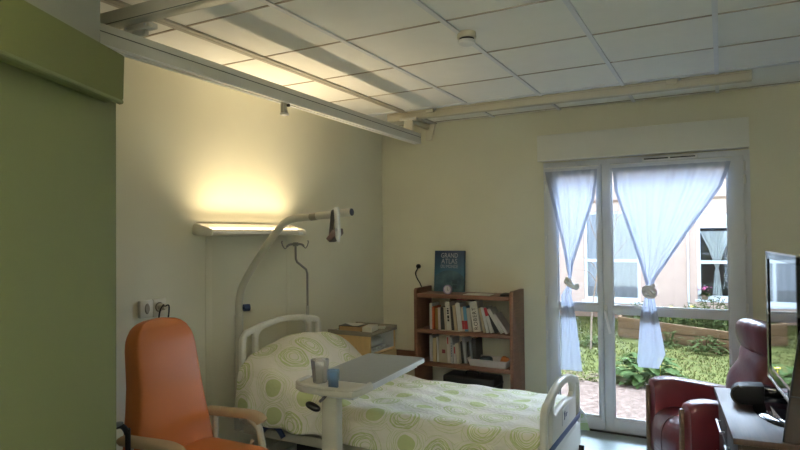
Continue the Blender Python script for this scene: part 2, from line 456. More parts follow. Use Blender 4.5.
make_curtain('narrow sheer white curtain knotted low on the left pane of the French window',
    [(2.19, -1.335), (2.13, -1.325), (1.95, -1.285), (1.6, -1.205), (1.27, -1.148)], [(2.19, -.902), (2.13, -.905), (1.95, -.925), (1.6, -1.04), (1.4, -1.105), (1.27, -1.125)],
    [(1.24, -1.150), (1.13, -1.215), (.9, -1.218), (.50, -1.222)], [(1.24, -1.12), (1.13, -1.125), (.9, -1.085), (.50, -1.045)],
    2.19, 1.26, .50, (-1.135, 5.095, 1.25), kn1, 4.3, 1)
make_curtain('wide sheer white curtain knotted in the middle of the right pane of the French window',
    [(2.19, -.785), (2.13, -.775), (2.0, -.765), (1.7, -.67), (1.4, -.58), (1.22, -.535)], [(2.19, .07), (2.13, .055), (2.0, .005), (1.7, -.20), (1.45, -.36), (1.3, -.46), (1.22, -.495)],
    [(1.17, -.545), (1.0, -.585), (.62, -.615), (.58, -.605)], [(1.17, -.485), (1.0, -.455), (.7, -.405), (.58, -.455)],
    2.19, 1.21, .58, (-.515, 5.095, 1.185), kn2, 6.2, 5)

# ------------------------------------------------------------------ patient hoist rails
M['railc'] = mat('cream_track', (.56, .52, .41), .45, .02)
rl = thing('ceiling_track', 'long cream ceiling hoist rail running along the back wall above the shutter box', 'rail', (-1.1, 4.595, 2.668))
obj('track', merge(box(-2.6, .190, 4.56, 4.63, 2.668, 2.734, .004)), M['railc'], rl)
obj('track_groove', box(-2.6, .1905, 4.558, 4.562, 2.716, 2.719), M['tbard'], rl, smooth=False)
obj('end_cap', box(.189, .195, 4.559, 4.631, 2.667, 2.7345, .002), M['railc'], rl)
for x in (-.29, -2.17):
    h = obj('hanger', box(x - .035, x + .035, 4.536, 4.561, 2.700, ZC, .003), M['offw'], rl)
    obj('bolt', tube([(x + .05, 4.548, 2.715), (x + .05, 4.548, ZC)], .008), M['steel'], rl)
rb = thing('ceiling_track', 'beige ceiling hoist rail crossing the top left corner above the wall lamp', 'rail', (-1.9, 1.72, 2.58))
obj('track', xf(box(-1.3, .95, -.03, .03, 2.585, 2.648, .004), T(-1.9, 1.70, 0) @ R(.03, 'Z')), M['tube'], rb)
obj('track_groove', xf(box(-1.3, .95, -.0315, .0315, 2.590, 2.594), T(-1.9, 1.70, 0) @ R(.03, 'Z')), M['alud'], rb, smooth=False)
for x in (-2.6, -1.45):
    obj('hanger', box(x - .03, x + .03, 1.68, 1.72, 2.648, ZC, .003), M['tube'], rb)
ra = thing('traverse_rail', 'grey movable hoist rail sloping across the top left towards the back corner', 'rail', (-2.285, 3.0, 2.45))
MA = T(-2.285, 3.0, 0) @ R(math.radians(1.1), 'Z')
obj('track', xf(merge(box(-.03, .03, -1.75, 1.60, 2.455, 2.54, .005)), MA), M['alu'], ra)
obj('track_groove', xf(box(-.0315, .0315, -1.75, 1.6005, 2.503, 2.507), MA), M['alud'], ra, smooth=False)
obj('bottom_slot', xf(merge(box(-.030, -.008, -1.75, 1.597, 2.448, 2.4548), box(.008, .030, -1.75, 1.597, 2.448, 2.4548)), MA), M['white'], ra, smooth=False)
obj('end_cap', xf(box(-.032, .032, 1.598, 1.606, 2.452, 2.543, .003), MA), M['alu'], ra)
for yy, zz in ((-1.27, 2.585), (1.53, 2.668)):
    xa = -.05 if yy < 0 else -.13
    t1 = obj('trolley', xf(merge(box(xa, xa + .16, yy - .025, yy + .025, zz - .022, zz + .002, .003), box(xa + .04, xa + .12, yy - .012, yy + .012, 2.538, zz - .02, .003)), MA), M['alu'], ra)
    for bx_ in (xa + .02, xa + .14): obj('trolley_bolt', xf(tube([(bx_, yy - .03, zz - .011), (bx_, yy + .03, zz - .011)], .006), MA), M['steel'], t1)
wb = thing('wall_bracket', 'tapered beige bracket on the back wall just under the rail end', 'bracket', (-2.5, 5.1, 2.58))
obj('plate', prism([(-2.505, 2.73), (-2.40, 2.735), (-2.445, 2.57), (-2.50, 2.57)], 'y', YB - .03, YB, .003), M['offw'], wb)
obj('arm', box(-2.50, -2.46, 4.625, YB - .031, 2.675, 2.725, .003), M['offw'], wb)
hk = thing('hoist_hook', 'small hook carrier with white tip hanging under the grey hoist rail', 'hook', (-2.28, 2.76, 2.37))
obj('carrier', prism([(2.745, 2.456), (2.775, 2.456), (2.775, 2.425), (2.785, 2.39), (2.745, 2.39), (2.743, 2.43)], 'x', -2.295, -2.268, .003), M['tube'], hk)
obj('tip', box(-2.298, -2.262, 2.742, 2.788, 2.376, 2.391, .003), M['white'], hk)
obj('roller', tube([(-2.262, 2.772, 2.435), (-2.25, 2.772, 2.435)], .010), M['black'], hk)

sd = thing('smoke_detector', 'round white smoke detector on the ceiling', 'smoke detector', (-1.185, 2.95, 2.66))
obj('base', lathe([(0, .077), (.05, .077), (.052, .055), (.05, .045), (0, .045)], 28, (-1.185, 2.95, 2.66)), M['offw'], sd)
obj('sensor_ring', lathe([(0, .045), (.040, .045), (.042, .032), (0, .032)], 28, (-1.185, 2.95, 2.66)), M['black'], sd)
obj('cover', lathe([(0, .034), (.046, .034), (.044, .018), (.030, .010), (0, .008)], 28, (-1.185, 2.95, 2.66)), M['white'], sd)

# ------------------------------------------------------------------ over-bed lamp
lm = thing('wall_lamp', 'long cream over-bed wall lamp glowing upwards on the left wall', 'lamp', (XL, 3.24, 1.67))
LY0, LY1 = 2.72, 3.69
M['ivsteel'] = mat('dull_steel', (.22, .21, .19), .4, .03, metal=.3)
M['lampb'] = mat('lamp_cream_enamel', (0.66, 0.63, 0.54), 0.35, 0.01)
obj('back_plate', box(XL, XL + .03, LY0 + .02, LY1 - .02, 1.68, 1.745, .006), M['lampb'], lm)
obj('front_panel', prism([(XL + .06, 1.672), (XL + .165, 1.664), (XL + .178, 1.672), (XL + .178, 1.690), (XL + .165, 1.702), (XL + .150, 1.704), (XL + .145, 1.699), (XL + .160, 1.690), (XL + .160, 1.682), (XL + .06, 1.688)], 'y', LY0 + .015, LY1 - .015), M['lampb'], lm)
obj('bottom_cover', box(XL + .005, XL + .10, LY0 + .015, LY1 - .015, 1.668, 1.684, .004), M['lampb'], lm)
ep = [(XL, 1.675), (XL + .03, 1.666), (XL + .165, 1.660), (XL + .181, 1.668), (XL + .182, 1.692), (XL + .165, 1.708), (XL + .06, 1.735), (XL + .03, 1.745), (XL + .008, 1.735), (XL, 1.715)]
for a in (LY0, LY1 - .018): obj('end_cap', prism(ep, 'y', a, a + .018, .003), M['lampb'], lm)
obj('tube', tube([(XL + .10, LY0 + .03, 1.703), (XL + .10, LY1 - .03, 1.703)], .013, 14), glow('warm_lamp_tube', (1.0, .80, .52), 5), lm)
obj('switch_plate', box(XL + .170, XL + .184, LY1 - .10, LY1 - .05, 1.668, 1.69, .003), M['white'], lm)

# strips shaped after lamp shadow bands, switch and socket on the left wall
solo('shadow_strip', box(XL, XL + .003, 2.83, 2.885, .1, 1.667, .001), M['wall'], 'thin cream strip standing in for a shadow band down the wall from the lamp behind the bed lifting pole', 'shadow strip')
solo('shadow_strip', box(XL, XL + .003, 3.66, 3.70, .1, 1.667, .001), M['wall'], 'thin cream strip standing in for a shadow band on the wall behind the headboard beside the drip stand', 'shadow strip')
sw = thing('call_switch', 'ivory nurse call switch on the wall, left of the socket', 'switch', (XL, 2.355, 1.18))
obj('plate', box(XL, XL + .028, 2.31, 2.40, 1.182, 1.285, .007), M['offw'], sw)
obj('button', xf(lathe([(0, .006), (.012, .006), (.016, 0), (0, 0)], 20), T(XL + .028, 2.357, 1.235) @ R(PI / 2, 'Y') @ Matrix.Diagonal((2.0, 1.1, 1, 1))), M['cabt'], sw)
so = thing('wall_socket', 'ivory wall socket above the orange armchair, right of the switch', 'socket', (XL, 2.455, 1.17))
obj('plate', box(XL, XL + .012, 2.412, 2.505, 1.178, 1.285, .004), M['offw'], so)
obj('rim', xf(lathe([(.022, .002), (.026, .006), (.030, 0)], 24), T(XL + .012, 2.455, 1.235) @ R(PI / 2, 'Y')), M['cabt'], so)
pg = thing('power_plug', 'ivory plug with looped black cord in the wall socket', 'plug', (XL + .03, 2.455, 1.23))
obj('plug_body', xf(lathe([(0, .045), (.013, .045), (.020, .03), (.021, 0), (0, 0)], 20), T(XL + .014, 2.462, 1.235) @ R(PI / 2, 'Y')), M['offw'], pg)
obj('cord', merge(tube([(XL + .055, 2.46, 1.24), (XL + .07, 2.475, 1.245), (XL + .06, 2.485, 1.20), (XL + .04, 2.485, 1.05), (XL + .03, 2.49, .6), (XL + .03, 2.45, .02)], .0045, 8, 6),
    tube([(XL + .055, 2.455, 1.24), (XL + .07, 2.435, 1.25), (XL + .05, 2.425, 1.20), (XL + .04, 2.42, 1.05), (XL + .03, 2.42, .8)], .0045, 8, 6)), M['black'], pg)

wp = thing('aerial_plug', 'black aerial plug with a dangling cable on the back wall by the atlas', 'plug', (-2.60, YB, 1.2))
obj('plug_body', xf(lathe([(0, .03), (.016, .03), (.022, .02), (.022, 0), (0, 0)], 16), T(-2.605, YB, 1.352) @ R(PI / 2, 'X')), M['black'], wp)
obj('cable', tube([(-2.605, YB - .02, 1.345), (-2.61, YB - .03, 1.32), (-2.635, YB - .015, 1.285), (-2.62, YB - .012, 1.235), (-2.58, YB - .012, 1.17), (-2.54, YB - .012, 1.05), (-2.52, YB - .014, .7)], .006, 8, 6), M['black'], wp)

# ------------------------------------------------------------------ hospital bed
bed = thing('hospital_bed', 'cream hospital bed with arched headboard and footboard against the left wall', 'bed', (-1.85, 3.42, 0))
BY0, BY1 = 2.975, 3.865
def arch(y0, y1, z0, zc, rise, r, n=18):
    """outline of a board: straight sides, bowed top"""
    pts = [(y0, z0), (y1, z0)]
    def top(y):
        t = (y - y0) / (y1 - y0) * 2 - 1
        return zc + rise * (1 - t * t)
    for k in range(7):
        a = k / 6 * PI / 2; pts.append((y1 - r + r * math.cos(a), top(y1 - r) - r + r * math.sin(a)))
    for k in range(1, n):
        y = y1 - r + (y0 - y1 + 2 * r) * k / n; pts.append((y, top(y)))
    for k in range(7):
        a = PI / 2 + k / 6 * PI / 2; pts.append((y0 + r + r * math.cos(a), top(y0 + r) - r + r * math.sin(a)))
    return pts, top
def board(x, zc, rise, zb, zpan, side, y0=BY0, y1=BY1):
    out, top = arch(y0, y1, zb, zc, rise, .09)
    m = .045
    def hole(a, b, zlow):
        n = 14; r = .03
        up = [(a + (b - a) * k / n, top(a + (b - a) * k / n) - m) for k in range(n + 1)]
        dn = [(a + (b - a) * k / n, zlow(a + (b - a) * k / n)) for k in range(n + 1)]
        pts = dn[1:-1] + [(b, dn[-1][1] + r), (b, up[-1][1] - r)] + up[1:-1][::-1] + [(a, up[0][1] - r), (a, dn[0][1] + r)]
        return pts
    pan = lambda y: zpan + .075 * (1 - ((y - (y0 + y1) / 2) / ((y1 - y0) / 2)) ** 2)
    holes = [hole(y0 + .17, y1 - .17, pan), hole(y0 + .045, y0 + .125, lambda y: zpan - .13), hole(y1 - .125, y1 - .045, lambda y: zpan - .13)]
    bm = plate([out] + holes, .036, .012)
    return xf(bm, T(x, 0, 0) @ Matrix(((0, 0, 1, 0), (1, 0, 0, 0), (0, 1, 0, 0), (0, 0, 0, 1))))
hb = obj('headboard', board(-2.865, 1.0, .065, .42, .80, 1, 2.995, 3.90), M['bedp'], bed)
fb = obj('footboard', board(-.805, .752, .095, .30, .635, 1, 2.955, 3.765), M['bedp'], bed)
fp = obj('stripe', box(-.788, -.785, 2.98, 3.74, .525, .560, .001), M['blue'], fb)
obj('lower_panel', box(-.820, -.786, 2.98, 3.74, .22, .50, .008), M['bedp'], fb)
obj('badge', xf(plate([rrect(-.075, .075, -.045, .045, .012)], .003, .001), T(-.785, 3.36, .640) @ Matrix(((0, 0, 1, 0), (1, 0, 0, 0), (0, 1, 0, 0), (0, 0, 0, 1)))), M['white'], fb)
bmk = obj('badge_mark', merge(prism([(3.365, .60), (3.385, .60), (3.395, .57), (3.385, .545), (3.37, .545), (3.378, .572)], 'x', -.779, -.7765), prism([(3.39, .606), (3.402, .606), (3.402, .590), (3.39, .590)], 'x', -.779, -.7765),
    box(-.779, -.7765, 3.412, 3.465, .573, .582), box(-.779, -.7765, 3.412, 3.452, .560, .566)), M['blue'], fb, smooth=False)
bmk.data.transform(T(-.0055, 0, 0))
bmk.data.transform(T(0, -.065, .645) @ Matrix.Diagonal((1, .75, .75, 1)) @ T(0, .005, -.575))
obj('mattress', merge(box(-2.15, -.84, 3.0, 3.835, .44, .575, .04, 3), xf(box(0, .68, 3.0, 3.835, -.13, 0, .04, 3), T(-2.14, 0, .575) @ R(PI, 'Z') @ T(0, -6.835, 0) @ R(-.12, 'Y'))), M['paper'], bed)
obj('frame', merge(box(-2.84, -.83, 2.99, 3.03, .34, .40, .008), box(-2.84, -.83, 3.80, 3.84, .34, .40, .008), box(-2.84, -2.79, 3.0, 3.83, .34, .40, .006), box(-.88, -.83, 3.0, 3.83, .34, .40, .006),
    box(-2.2, -1.4, 3.0, 3.03, .26, .33, .008)), M['bedm'], bed)
obj('platform', box(-2.83, -.85, 3.01, 3.82, .40, .438, .006), M['bedm'], bed)
obj('side_lever', tube([(-2.66, 2.97, .375), (-2.60, 2.965, .425), (-2.52, 2.962, .43), (-2.47, 2.965, .375)], .017, 8, 5), M['blue'], bed)
obj('motor_box', box(-2.45, -2.05, 3.06, 3.25, .20, .335, .02), M['black'], bed)
for (xa, xb) in ((-2.6, -2.0), (-1.7, -1.1)):
    for ya in (3.15, 3.68): obj('lift_arm', tube([(xa, ya, .14), (xb, ya, .36)], .025), M['bedm'], bed)
obj('base_rails', merge(box(-2.72, -.92, 3.10, 3.15, .11, .16, .006), box(-2.72, -.92, 3.68, 3.73, .11, .16, .006), box(-2.72, -2.66, 3.0, 3.83, .12, .165, .006), box(-.98, -.92, 3.0, 3.83, .12, .165, .006)), M['bedm'], bed)
for x in (-2.69, -.95):
    for y in (3.03, 3.80):
        w = obj('caster', merge(xf(lathe([(.012, -.014), (.052, -.014), (.056, -.006), (.056, .006), (.052, .014), (.012, .014)], 20), T(x, y, .056) @ R(PI / 2, 'X')), tube([(x, y, .056), (x, y - .001, .125)], .012)), M['rubber'], bed)
obj('brake_box', merge(box(-.83, -.77, 3.60, 3.80, .20, .29, .01), tube([(-.78, 3.70, .29), (-.78, 3.72, .36)], .022)), M['black'], bed)
for y in (3.0, 3.83):
    obj('pole_socket', tube([(-2.92, y + (.04 if y < 3.4 else -.02), .34), (-2.92, y + (.04 if y < 3.4 else -.02), .47)], .032), M['bedm'], bed)
for ya in (3.02, 3.79): obj('socket_bracket', box(-2.93, -2.82, ya, ya + .04, .36, .40), M['bedm'], bed, smooth=False)

# ------------------------------------------------------------------ bedspread
def spread_mat():
    m, nt, b, out = nodes_of('quilted_bedspread'); N, L = nt.nodes, nt.links
    def math_(op, a, b_=None, c=None):
        n = N.new('ShaderNodeMath'); n.operation = op
        for i, v in enumerate((a, b_, c)):
            if v is None: continue
            if isinstance(v, (int, float)): n.inputs[i].default_value = v
            else: L.new(v, n.inputs[i])
        return n.outputs['Value']
    uv = N.new('ShaderNodeTexCoord')
    def warped(sc, amt, seed):
        n = N.new('ShaderNodeTexNoise'); n.noise_dimensions = '4D'; n.inputs['W'].default_value = seed
        n.inputs['Scale'].default_value = sc; n.inputs['Detail'].default_value = 1.5
        L.new(uv.outputs['UV'], n.inputs['Vector'])
        s = N.new('ShaderNodeVectorMath'); s.operation = 'SUBTRACT'; s.inputs[1].default_value = (.5, .5, .5); L.new(n.outputs['Color'], s.inputs[0])
        k = N.new('ShaderNodeVectorMath'); k.operation = 'SCALE'; k.inputs['Scale'].default_value = amt; L.new(s.outputs['Vector'], k.inputs[0])
        a = N.new('ShaderNodeVectorMath'); a.operation = 'ADD'; L.new(uv.outputs['UV'], a.inputs[0]); L.new(k.outputs['Vector'], a.inputs[1])
        return a.outputs['Vector']
    SC = 4.0
    def vor(vec):
        v = N.new('ShaderNodeTexVoronoi'); v.voronoi_dimensions = '2D'; v.inputs['Scale'].default_value = SC; v.inputs['Randomness'].default_value = .42
        L.new(vec, v.inputs['Vector']); return v
    def ring(d, r, w): return math_('LESS_THAN', math_('ABSOLUTE', math_('SUBTRACT', d, r)), w)
    v0 = vor(warped(11, .034, 1)); v1 = vor(warped(9, .055, 3)); v2 = vor(warped(8, .06, 8)); v3 = vor(warped(10, .05, 15))
    plain = vor(uv.outputs['UV'])
    sep = N.new('ShaderNodeSeparateColor'); L.new(plain.outputs['Color'], sep.inputs['Color'])
    kind = math_('GREATER_THAN', sep.outputs['Red'], .56)         # 1 = filled blob, 0 = scribble
    blob = math_('LESS_THAN', v0.outputs['Distance'], .235)
    d1, d2, d3 = v1.outputs['Distance'], v2.outputs['Distance'], v3.outputs['Distance']
    thin = math_('MAXIMUM', ring(d1, .33, .009), math_('MAXIMUM', ring(d2, .30, .008), math_('MAXIMUM', ring(d3, .37, .008), ring(d1, .41, .007))))
    scr = ring(d1, .36, .013)
    for d, r in ((d2, .36), (d3, .35), (d1, .29), (d2, .27), (d3, .24), (d1, .19), (d3, .13)): scr = math_('MAXIMUM', scr, ring(d, r, .011))
    far = math_('MAXIMUM', ring(d2, .52, .006), ring(d1, .47, .006))
    a = math_('MAXIMUM', math_('MULTIPLY', math_('MULTIPLY', kind, blob), .88), math_('MULTIPLY', math_('MAXIMUM', math_('MULTIPLY', kind, thin), far), .62))
    s = math_('MULTIPLY', math_('SUBTRACT', 1, kind), math_('MULTIPLY', scr, .88))
    f = math_('MULTIPLY', math_('MAXIMUM', a, s), .9)
    mx = N.new('ShaderNodeMix'); mx.data_type = 'RGBA'
    mx.inputs['A'].default_value = (.79, .77, .70, 1); mx.inputs['B'].default_value = (.46, .54, .20, 1)
    L.new(f, mx.inputs['Factor']); L.new(mx.outputs['Result'], b.inputs['Base Color'])
    b.inputs['Roughness'].default_value = .9; b.inputs['Specular IOR Level'].default_value = .1
    q = N.new('ShaderNodeTexVoronoi'); q.inputs['Scale'].default_value = 42; L.new(uv.outputs['UV'], q.inputs['Vector'])
    bp = N.new('ShaderNodeBump'); bp.inputs['Strength'].default_value = .35; bp.inputs['Distance'].default_value = .006
    L.new(q.outputs['Distance'], bp.inputs['Height']); L.new(bp.outputs['Normal'], b.inputs['Normal'])
    return m
HP = [(-2.86, .905), (-2.75, .935), (-2.62, .93), (-2.54, .875), (-2.45, .79), (-2.33, .72), (-2.2, .665), (-2.05, .628), (-1.85, .615), (-1.4, .608), (-1.0, .614), (-.83, .622)]
def hprof(x): return interp(HP, x)
def hsm(x): return sum(hprof(x + d) for d in (-.06, -.03, 0, .03, .06)) / 5
NX, NY = 110, 90
def section(x):
    h = hsm(x); e = max(0, h - .62); u = (x + 2.86) / 2.03
    def zt(y): return min(h, .615) + e * (1 - .42 * ((y - 3.5) / .5) ** 2)
    w = .012 * math.sin(x * 17) + .010 * math.sin(x * 31 + 1.2)
    hem = .435 + .012 * math.sin(5 * x + 1) - .02 * max(0, u - .6) - .05 * max(0, 1 - abs(u - .0) * 14) + (.10 * max(0, 1 - u * 9))
    fl = .025 + .03 * e
    nearx = 2.955
    ztn, ztf = zt(3.0), zt(3.84)
    flare = .03 + .30 * max(0, u - .80) / .20
    pts = [(nearx - fl + w, hem), (nearx - fl * .4 + w * .7, (hem + ztn) / 2), (nearx + .006, ztn - .07), (nearx + .022, ztn - .028), (2.998 + .012, ztn - .004 + .002)]
    for y in (3.08, 3.2, 3.35, 3.5, 3.65, 3.76): pts.append((y, zt(y)))
    pts += [(3.83, ztf - .004), (3.875, ztf - .03), (3.89, ztf - .08), (3.90 + flare * .6, .42), (3.91 + flare, .30 - .02 * math.sin(7 * x))]
    P = catmull([(0, y, z) for y, z in pts], 8)
    L_ = [0]
    for a, b in zip(P[:-1], P[1:]): L_.append(L_[-1] + (b - a).length)
    out = []
    # 34 samples on the near drape, the rest over the top: resample evenly by arc length
    k = 0
    for j in range(NY + 1):
        t = L_[-1] * j / NY
        while k < len(L_) - 2 and L_[k + 1] < t: k += 1
        q = (t - L_[k]) / max(1e-6, L_[k + 1] - L_[k])
        out.append(P[k].lerp(P[k + 1], min(1, q)))
    return out
SEC = [section(-2.855 + 2.03 * i / NX) for i in range(NX + 1)]
def sp_fn(u, v):
    i, j = round(u * NX), round(v * NY)
    p = SEC[i][j]; x = -2.855 + 2.03 * u
    h = .004 * math.sin(9 * x + 7 * p.y) + .0035 * math.sin(23 * x - 11 * p.y + 2) + .0025 * math.sin(37 * p.y + 13 * x)
    if x < -2.1: h += .007 * math.sin(14 * p.y + 10 * x) 
    return (x + (.01 * math.sin(11 * p.z) if v < .2 else 0), p.y, p.z + h)
sp = obj('bedspread', gridsurf(sp_fn, NX, NY, lambda u, v: (u * 2.1, v * 1.85)), spread_mat(), angle=80)
md = sp.modifiers.new('thick', 'SOLIDIFY'); md.thickness = .012; md.offset = 1
tag(centre(sp), 'cream quilted bedspread with lime green circles spread over the hospital bed', 'bedspread')

# ------------------------------------------------------------------ lifting pole and drip stand
M['rubb2'] = mat('worn_label', (.20, .185, .14), .6)
lp = thing('lifting_pole', 'bent beige lifting pole rising over the bed with a hanging grab handle', 'lifting pole', (-2.915, 3.04, .40))
ax = [(-2.915, 3.04, .42), (-2.915, 3.04, 1.12)]
obj('lower_tube', tube(ax, .029, 16), M['tube'], lp)
bent = [(-2.915, 3.04, 1.10), (-2.914, 3.04, 1.20), (-2.895, 3.04, 1.29), (-2.855, 3.04, 1.36), (-2.78, 3.04, 1.46), (-2.66, 3.04, 1.60), (-2.57, 3.042, 1.695), (-2.51, 3.044, 1.745), (-2.44, 3.046, 1.768), (-2.33, 3.048, 1.777), (-2.15, 3.05, 1.789), (-1.998, 3.052, 1.7992)]
obj('bent_arm', tube(bent, .0245, 16, 6), M['tube'], lp)
obj('clamp_knob', merge(tube([(-2.91, 3.06, 1.165), (-2.90, 3.075, 1.165)], .010), tube([(-2.902, 3.072, 1.165), (-2.884, 3.108, 1.165)], .025, 14)), M['blue'], lp)
obj('end_plug', tube([(-1.999, 3.052, 1.7992), (-1.994, 3.052, 1.7995)], .0225, 16), M['black'], lp)
obj('rating_label', tube([(-2.305, 3.0475, 1.7773), (-2.255, 3.048, 1.7806)], .0250, 16), M['rubb2'], lp)
obj('strap', merge(tube([(-2.150, 3.05, 1.7893), (-2.118, 3.05, 1.7913)], .0285, 16), prism([(-2.148, 1.79), (-2.12, 1.79), (-2.135, 1.66), (-2.165, 1.655)], 'y', 3.020, 3.026), prism([(-2.148, 1.79), (-2.12, 1.79), (-2.135, 1.66), (-2.165, 1.655)], 'y', 3.074, 3.080)), M['rubber'], lp).data.transform(T(.018, 0, .0015))
M['handle'] = mat('taupe_grab_handle', (.13, .10, .085), .6)
obj('grab_handle', prism([(-2.185, 1.635), (-2.158, 1.612), (-2.095, 1.665), (-2.10, 1.70), (-2.135, 1.69)], 'y', 3.015, 3.085, .006), M['handle'], lp).data.transform(T(.018, 0, .0015))
obj('strap_buckle', prism([(-2.120, 1.826), (-2.092, 1.832), (-2.085, 1.79), (-2.080, 1.66), (-2.092, 1.612), (-2.108, 1.64), (-2.110, 1.70)], 'y', 3.005, 3.030, .004), M['white'], lp).data.transform(T(.02, 0, .0015))
obj('buckle_button', xf(lathe([(0, .004), (.009, .004), (.010, 0), (0, 0)], 14), T(-2.100, 3.005, 1.69) @ R(PI / 2, 'X')), M['steel'], lp).data.transform(T(.02, 0, .0015))

iv = thing('drip_stand', 'thin steel drip pole with hooks standing behind the headboard', 'drip stand', (-2.92, 3.81, .40))
obj('pole', tube([(-2.92, 3.81, .40), (-2.92, 3.81, 1.355), (-2.92, 3.795, 1.39), (-2.92, 3.68, 1.455), (-2.92, 3.665, 1.48), (-2.92, 3.663, 1.585)], .009, 10), M['ivsteel'], iv)
obj('hook_arm', merge(tube([(-2.92, 3.56, 1.577), (-2.92, 3.60, 1.592), (-2.92, 3.73, 1.592), (-2.92, 3.765, 1.577)], .009, 8, 4), box(-2.93, -2.91, 3.64, 3.69, 1.577, 1.608, .004)), M['ivsteel'], iv)
for s in (-1, 1):
    obj('hook', tube([(-2.92, 3.663 + s * .10, 1.579), (-2.92, 3.663 + s * .125, 1.560), (-2.92, 3.663 + s * .15, 1.58), (-2.92, 3.663 + s * .165, 1.612), (-2.92, 3.663 + s * .155, 1.618)], .0045, 8, 4), M['ivsteel'], iv)
obj('lower_sleeve', tube([(-2.92, 3.81, .40), (-2.92, 3.81, 1.10)], .013, 12), M['bedm'], iv)

# ------------------------------------------------------------------ overbed table
ot = thing('overbed_table', 'overbed table with cream tray end and grey top standing over the bed', 'table', (-1.795, 2.855, 0), math.radians(3.5))
obj('base', merge(box(-.17, -.12, -.40, .55, .055, .085, .006), box(.12, .17, -.40, .55, .055, .085, .006), box(-.17, .17, -.40, -.33, .055, .095, .008)), M['bedm'], ot, local=True)
for x in (-.145, .145):
    for y in (-.37, .52):
        obj('caster', xf(lathe([(.008, -.01), (.025, -.01), (.028, 0), (.025, .01), (.008, .01)], 16), T(x, y, .028) @ R(PI / 2, 'Y')), M['rubber'], ot, local=True)
obj('column', merge(box(-.045, .047, -.375, -.315, .08, .86, .008), box(-.039, .041, -.367, -.323, .6, .875, .006)), M['bedm'], ot, local=True)
tr = [(-.20, .0), (-.20, -.33), (-.185, -.40), (-.12, -.445), (-.03, -.462), (.10, -.462), (.175, -.445), (.198, -.38), (.20, -.30)]
obj('tray_base', prism([(-.202, -.27)] + [(x * 1.01, y) for x, y in tr[1:]] + [(.204, -.27)], 'z', .862, .893, .006), M['tray'], ot, local=True)
rim = tube([(-.190, -.27, .896), (-.190, -.33, .897), (-.176, -.393, .897), (-.117, -.433, .897), (-.03, -.450, .897), (.10, -.450, .897), (.168, -.433, .897), (.189, -.375, .897), (.190, -.28, .896)], .011, 8, 5)
obj('tray_rim', rim, M['tray'], ot, local=True)
bd = obj('board', prism(rrect(-.20, .20, -.275, .44, .035), 'z', .868, .893, .004), M['boarde'], ot, local=True)
obj('board_surface', prism(rrect(-.194, .194, -.268, .433, .03), 'z', .892, .8955), M['board'], bd, local=True)
obj('support_beam', box(-.05, .16, -.40, .40, .838, .868, .008), M['boarde'], ot, local=True)
obj('height_lever', merge(tube([(.01, -.40, .855), (-.02, -.43, .82)], .007), soft((-.045, -.45, .80), (.042, .022, .016), .8, m=R(.35, 'Y'))), M['black'], ot, local=True)
def TW(x, y, z): return ot.matrix_basis @ V((x, y, z))
ZT = .8935
p = V((-1.850, 2.515, ZT))
cu = thing('tumbler', 'clear ribbed plastic tumbler on the overbed table, left of the blue one', 'tumbler', p)
fl = []
N_ = 48
prof = [(.034, .0), (.036, .003), (.041, .062), (.0425, .064), (.047, .118), (.0445, .118), (.040, .066), (.0385, .060), (.033, .006), (0.0, .006)]
cb = lathe(prof, N_, (0, 0, 0))
for v in cb.verts:
    a = math.atan2(v.co.y, v.co.x); r = math.hypot(v.co.x, v.co.y)
    if r > .03:
        k = 1 + .022 * math.cos(12 * a); v.co.x *= k; v.co.y *= k
obj('cup', cb, M['clear'], cu, local=True, angle=60)
obj('base_disc', lathe([(0, 0), (.033, 0), (.034, .004), (0, .005)], 32), M['clear'], cu, local=True)
p = V((-1.722, 2.452, ZT))
cu = thing('tumbler', 'small blue stackable tumbler on the overbed table, right of the clear one', 'tumbler', p)
obj('cup', lathe([(.023, 0), (.0255, .004), (.027, .038), (.031, .043), (.0325, .088), (.0305, .088), (.029, .046), (.025, .038), (.0235, .005), (0, .005)], 40), M['bluecup'], cu, local=True, angle=60)
obj('base_disc', lathe([(0, 0), (.0225, 0), (.0235, .004), (0, .0045)], 32), M['bluecup'], cu, local=True)

# ------------------------------------------------------------------ bedside cabinet
cb_ = thing('bedside_cabinet', 'beech bedside cabinet with grey top and open niche beside the bed head', 'cabinet', (-2.785, 4.42, 0))
CX0, CX1, CY0, CY1 = -2.995, -2.575, 4.20, 4.63
obj('body', merge(box(CX0, CX1, CY0, CY0 + .018, .08, .815, .002), box(CX0, CX1, CY1 - .018, CY1, .08, .815, .002), box(CX0, CX0 + .015, CY0 + .018, CY1 - .018, .08, .815), box(CX0, CX1, CY0 + .018, CY1 - .018, .08, .10), box(CX0, CX1 - .005, CY0 + .018, CY1 - .018, .655, .672)), M['cabw'], cb_, smooth=False)
obj('niche_lining', merge(box(CX0 + .015, CX1 - .01, CY0 + .018, CY0 + .022, .672, .813), box(CX0 + .015, CX1 - .01, CY1 - .022, CY1 - .018, .672, .813), box(CX0 + .015, CX0 + .019, CY0 + .02, CY1 - .02, .672, .813), box(CX0 + .015, CX1 - .006, CY0 + .02, CY1 - .02, .672, .676)), M['white'], cb_, smooth=False)
tp = obj('top', box(CX0, CX1 + .012, CY0 - .012, CY1 + .012, .815, .838, .005), M['cabt'], cb_)
for ya, zt_ in ((CY0 - .012, .853), (CY1 - .004, .858)): obj('rim', box(CX0, CX1 + .012, ya, ya + .016, .836, zt_, .004), M['cabt'], tp)
dr = obj('drawer', box(CX1 - .003, CX1 + .014, CY0 + .004, CY1 - .004, .50, .648, .003), M['cabw'], cb_)
obj('knob', xf(lathe([(0, .02), (.012, .018), (.013, .01), (.006, 0), (0, 0)], 16), T(CX1 + .014, 4.415, .575) @ R(PI / 2, 'Y')), M['cabt'], dr)
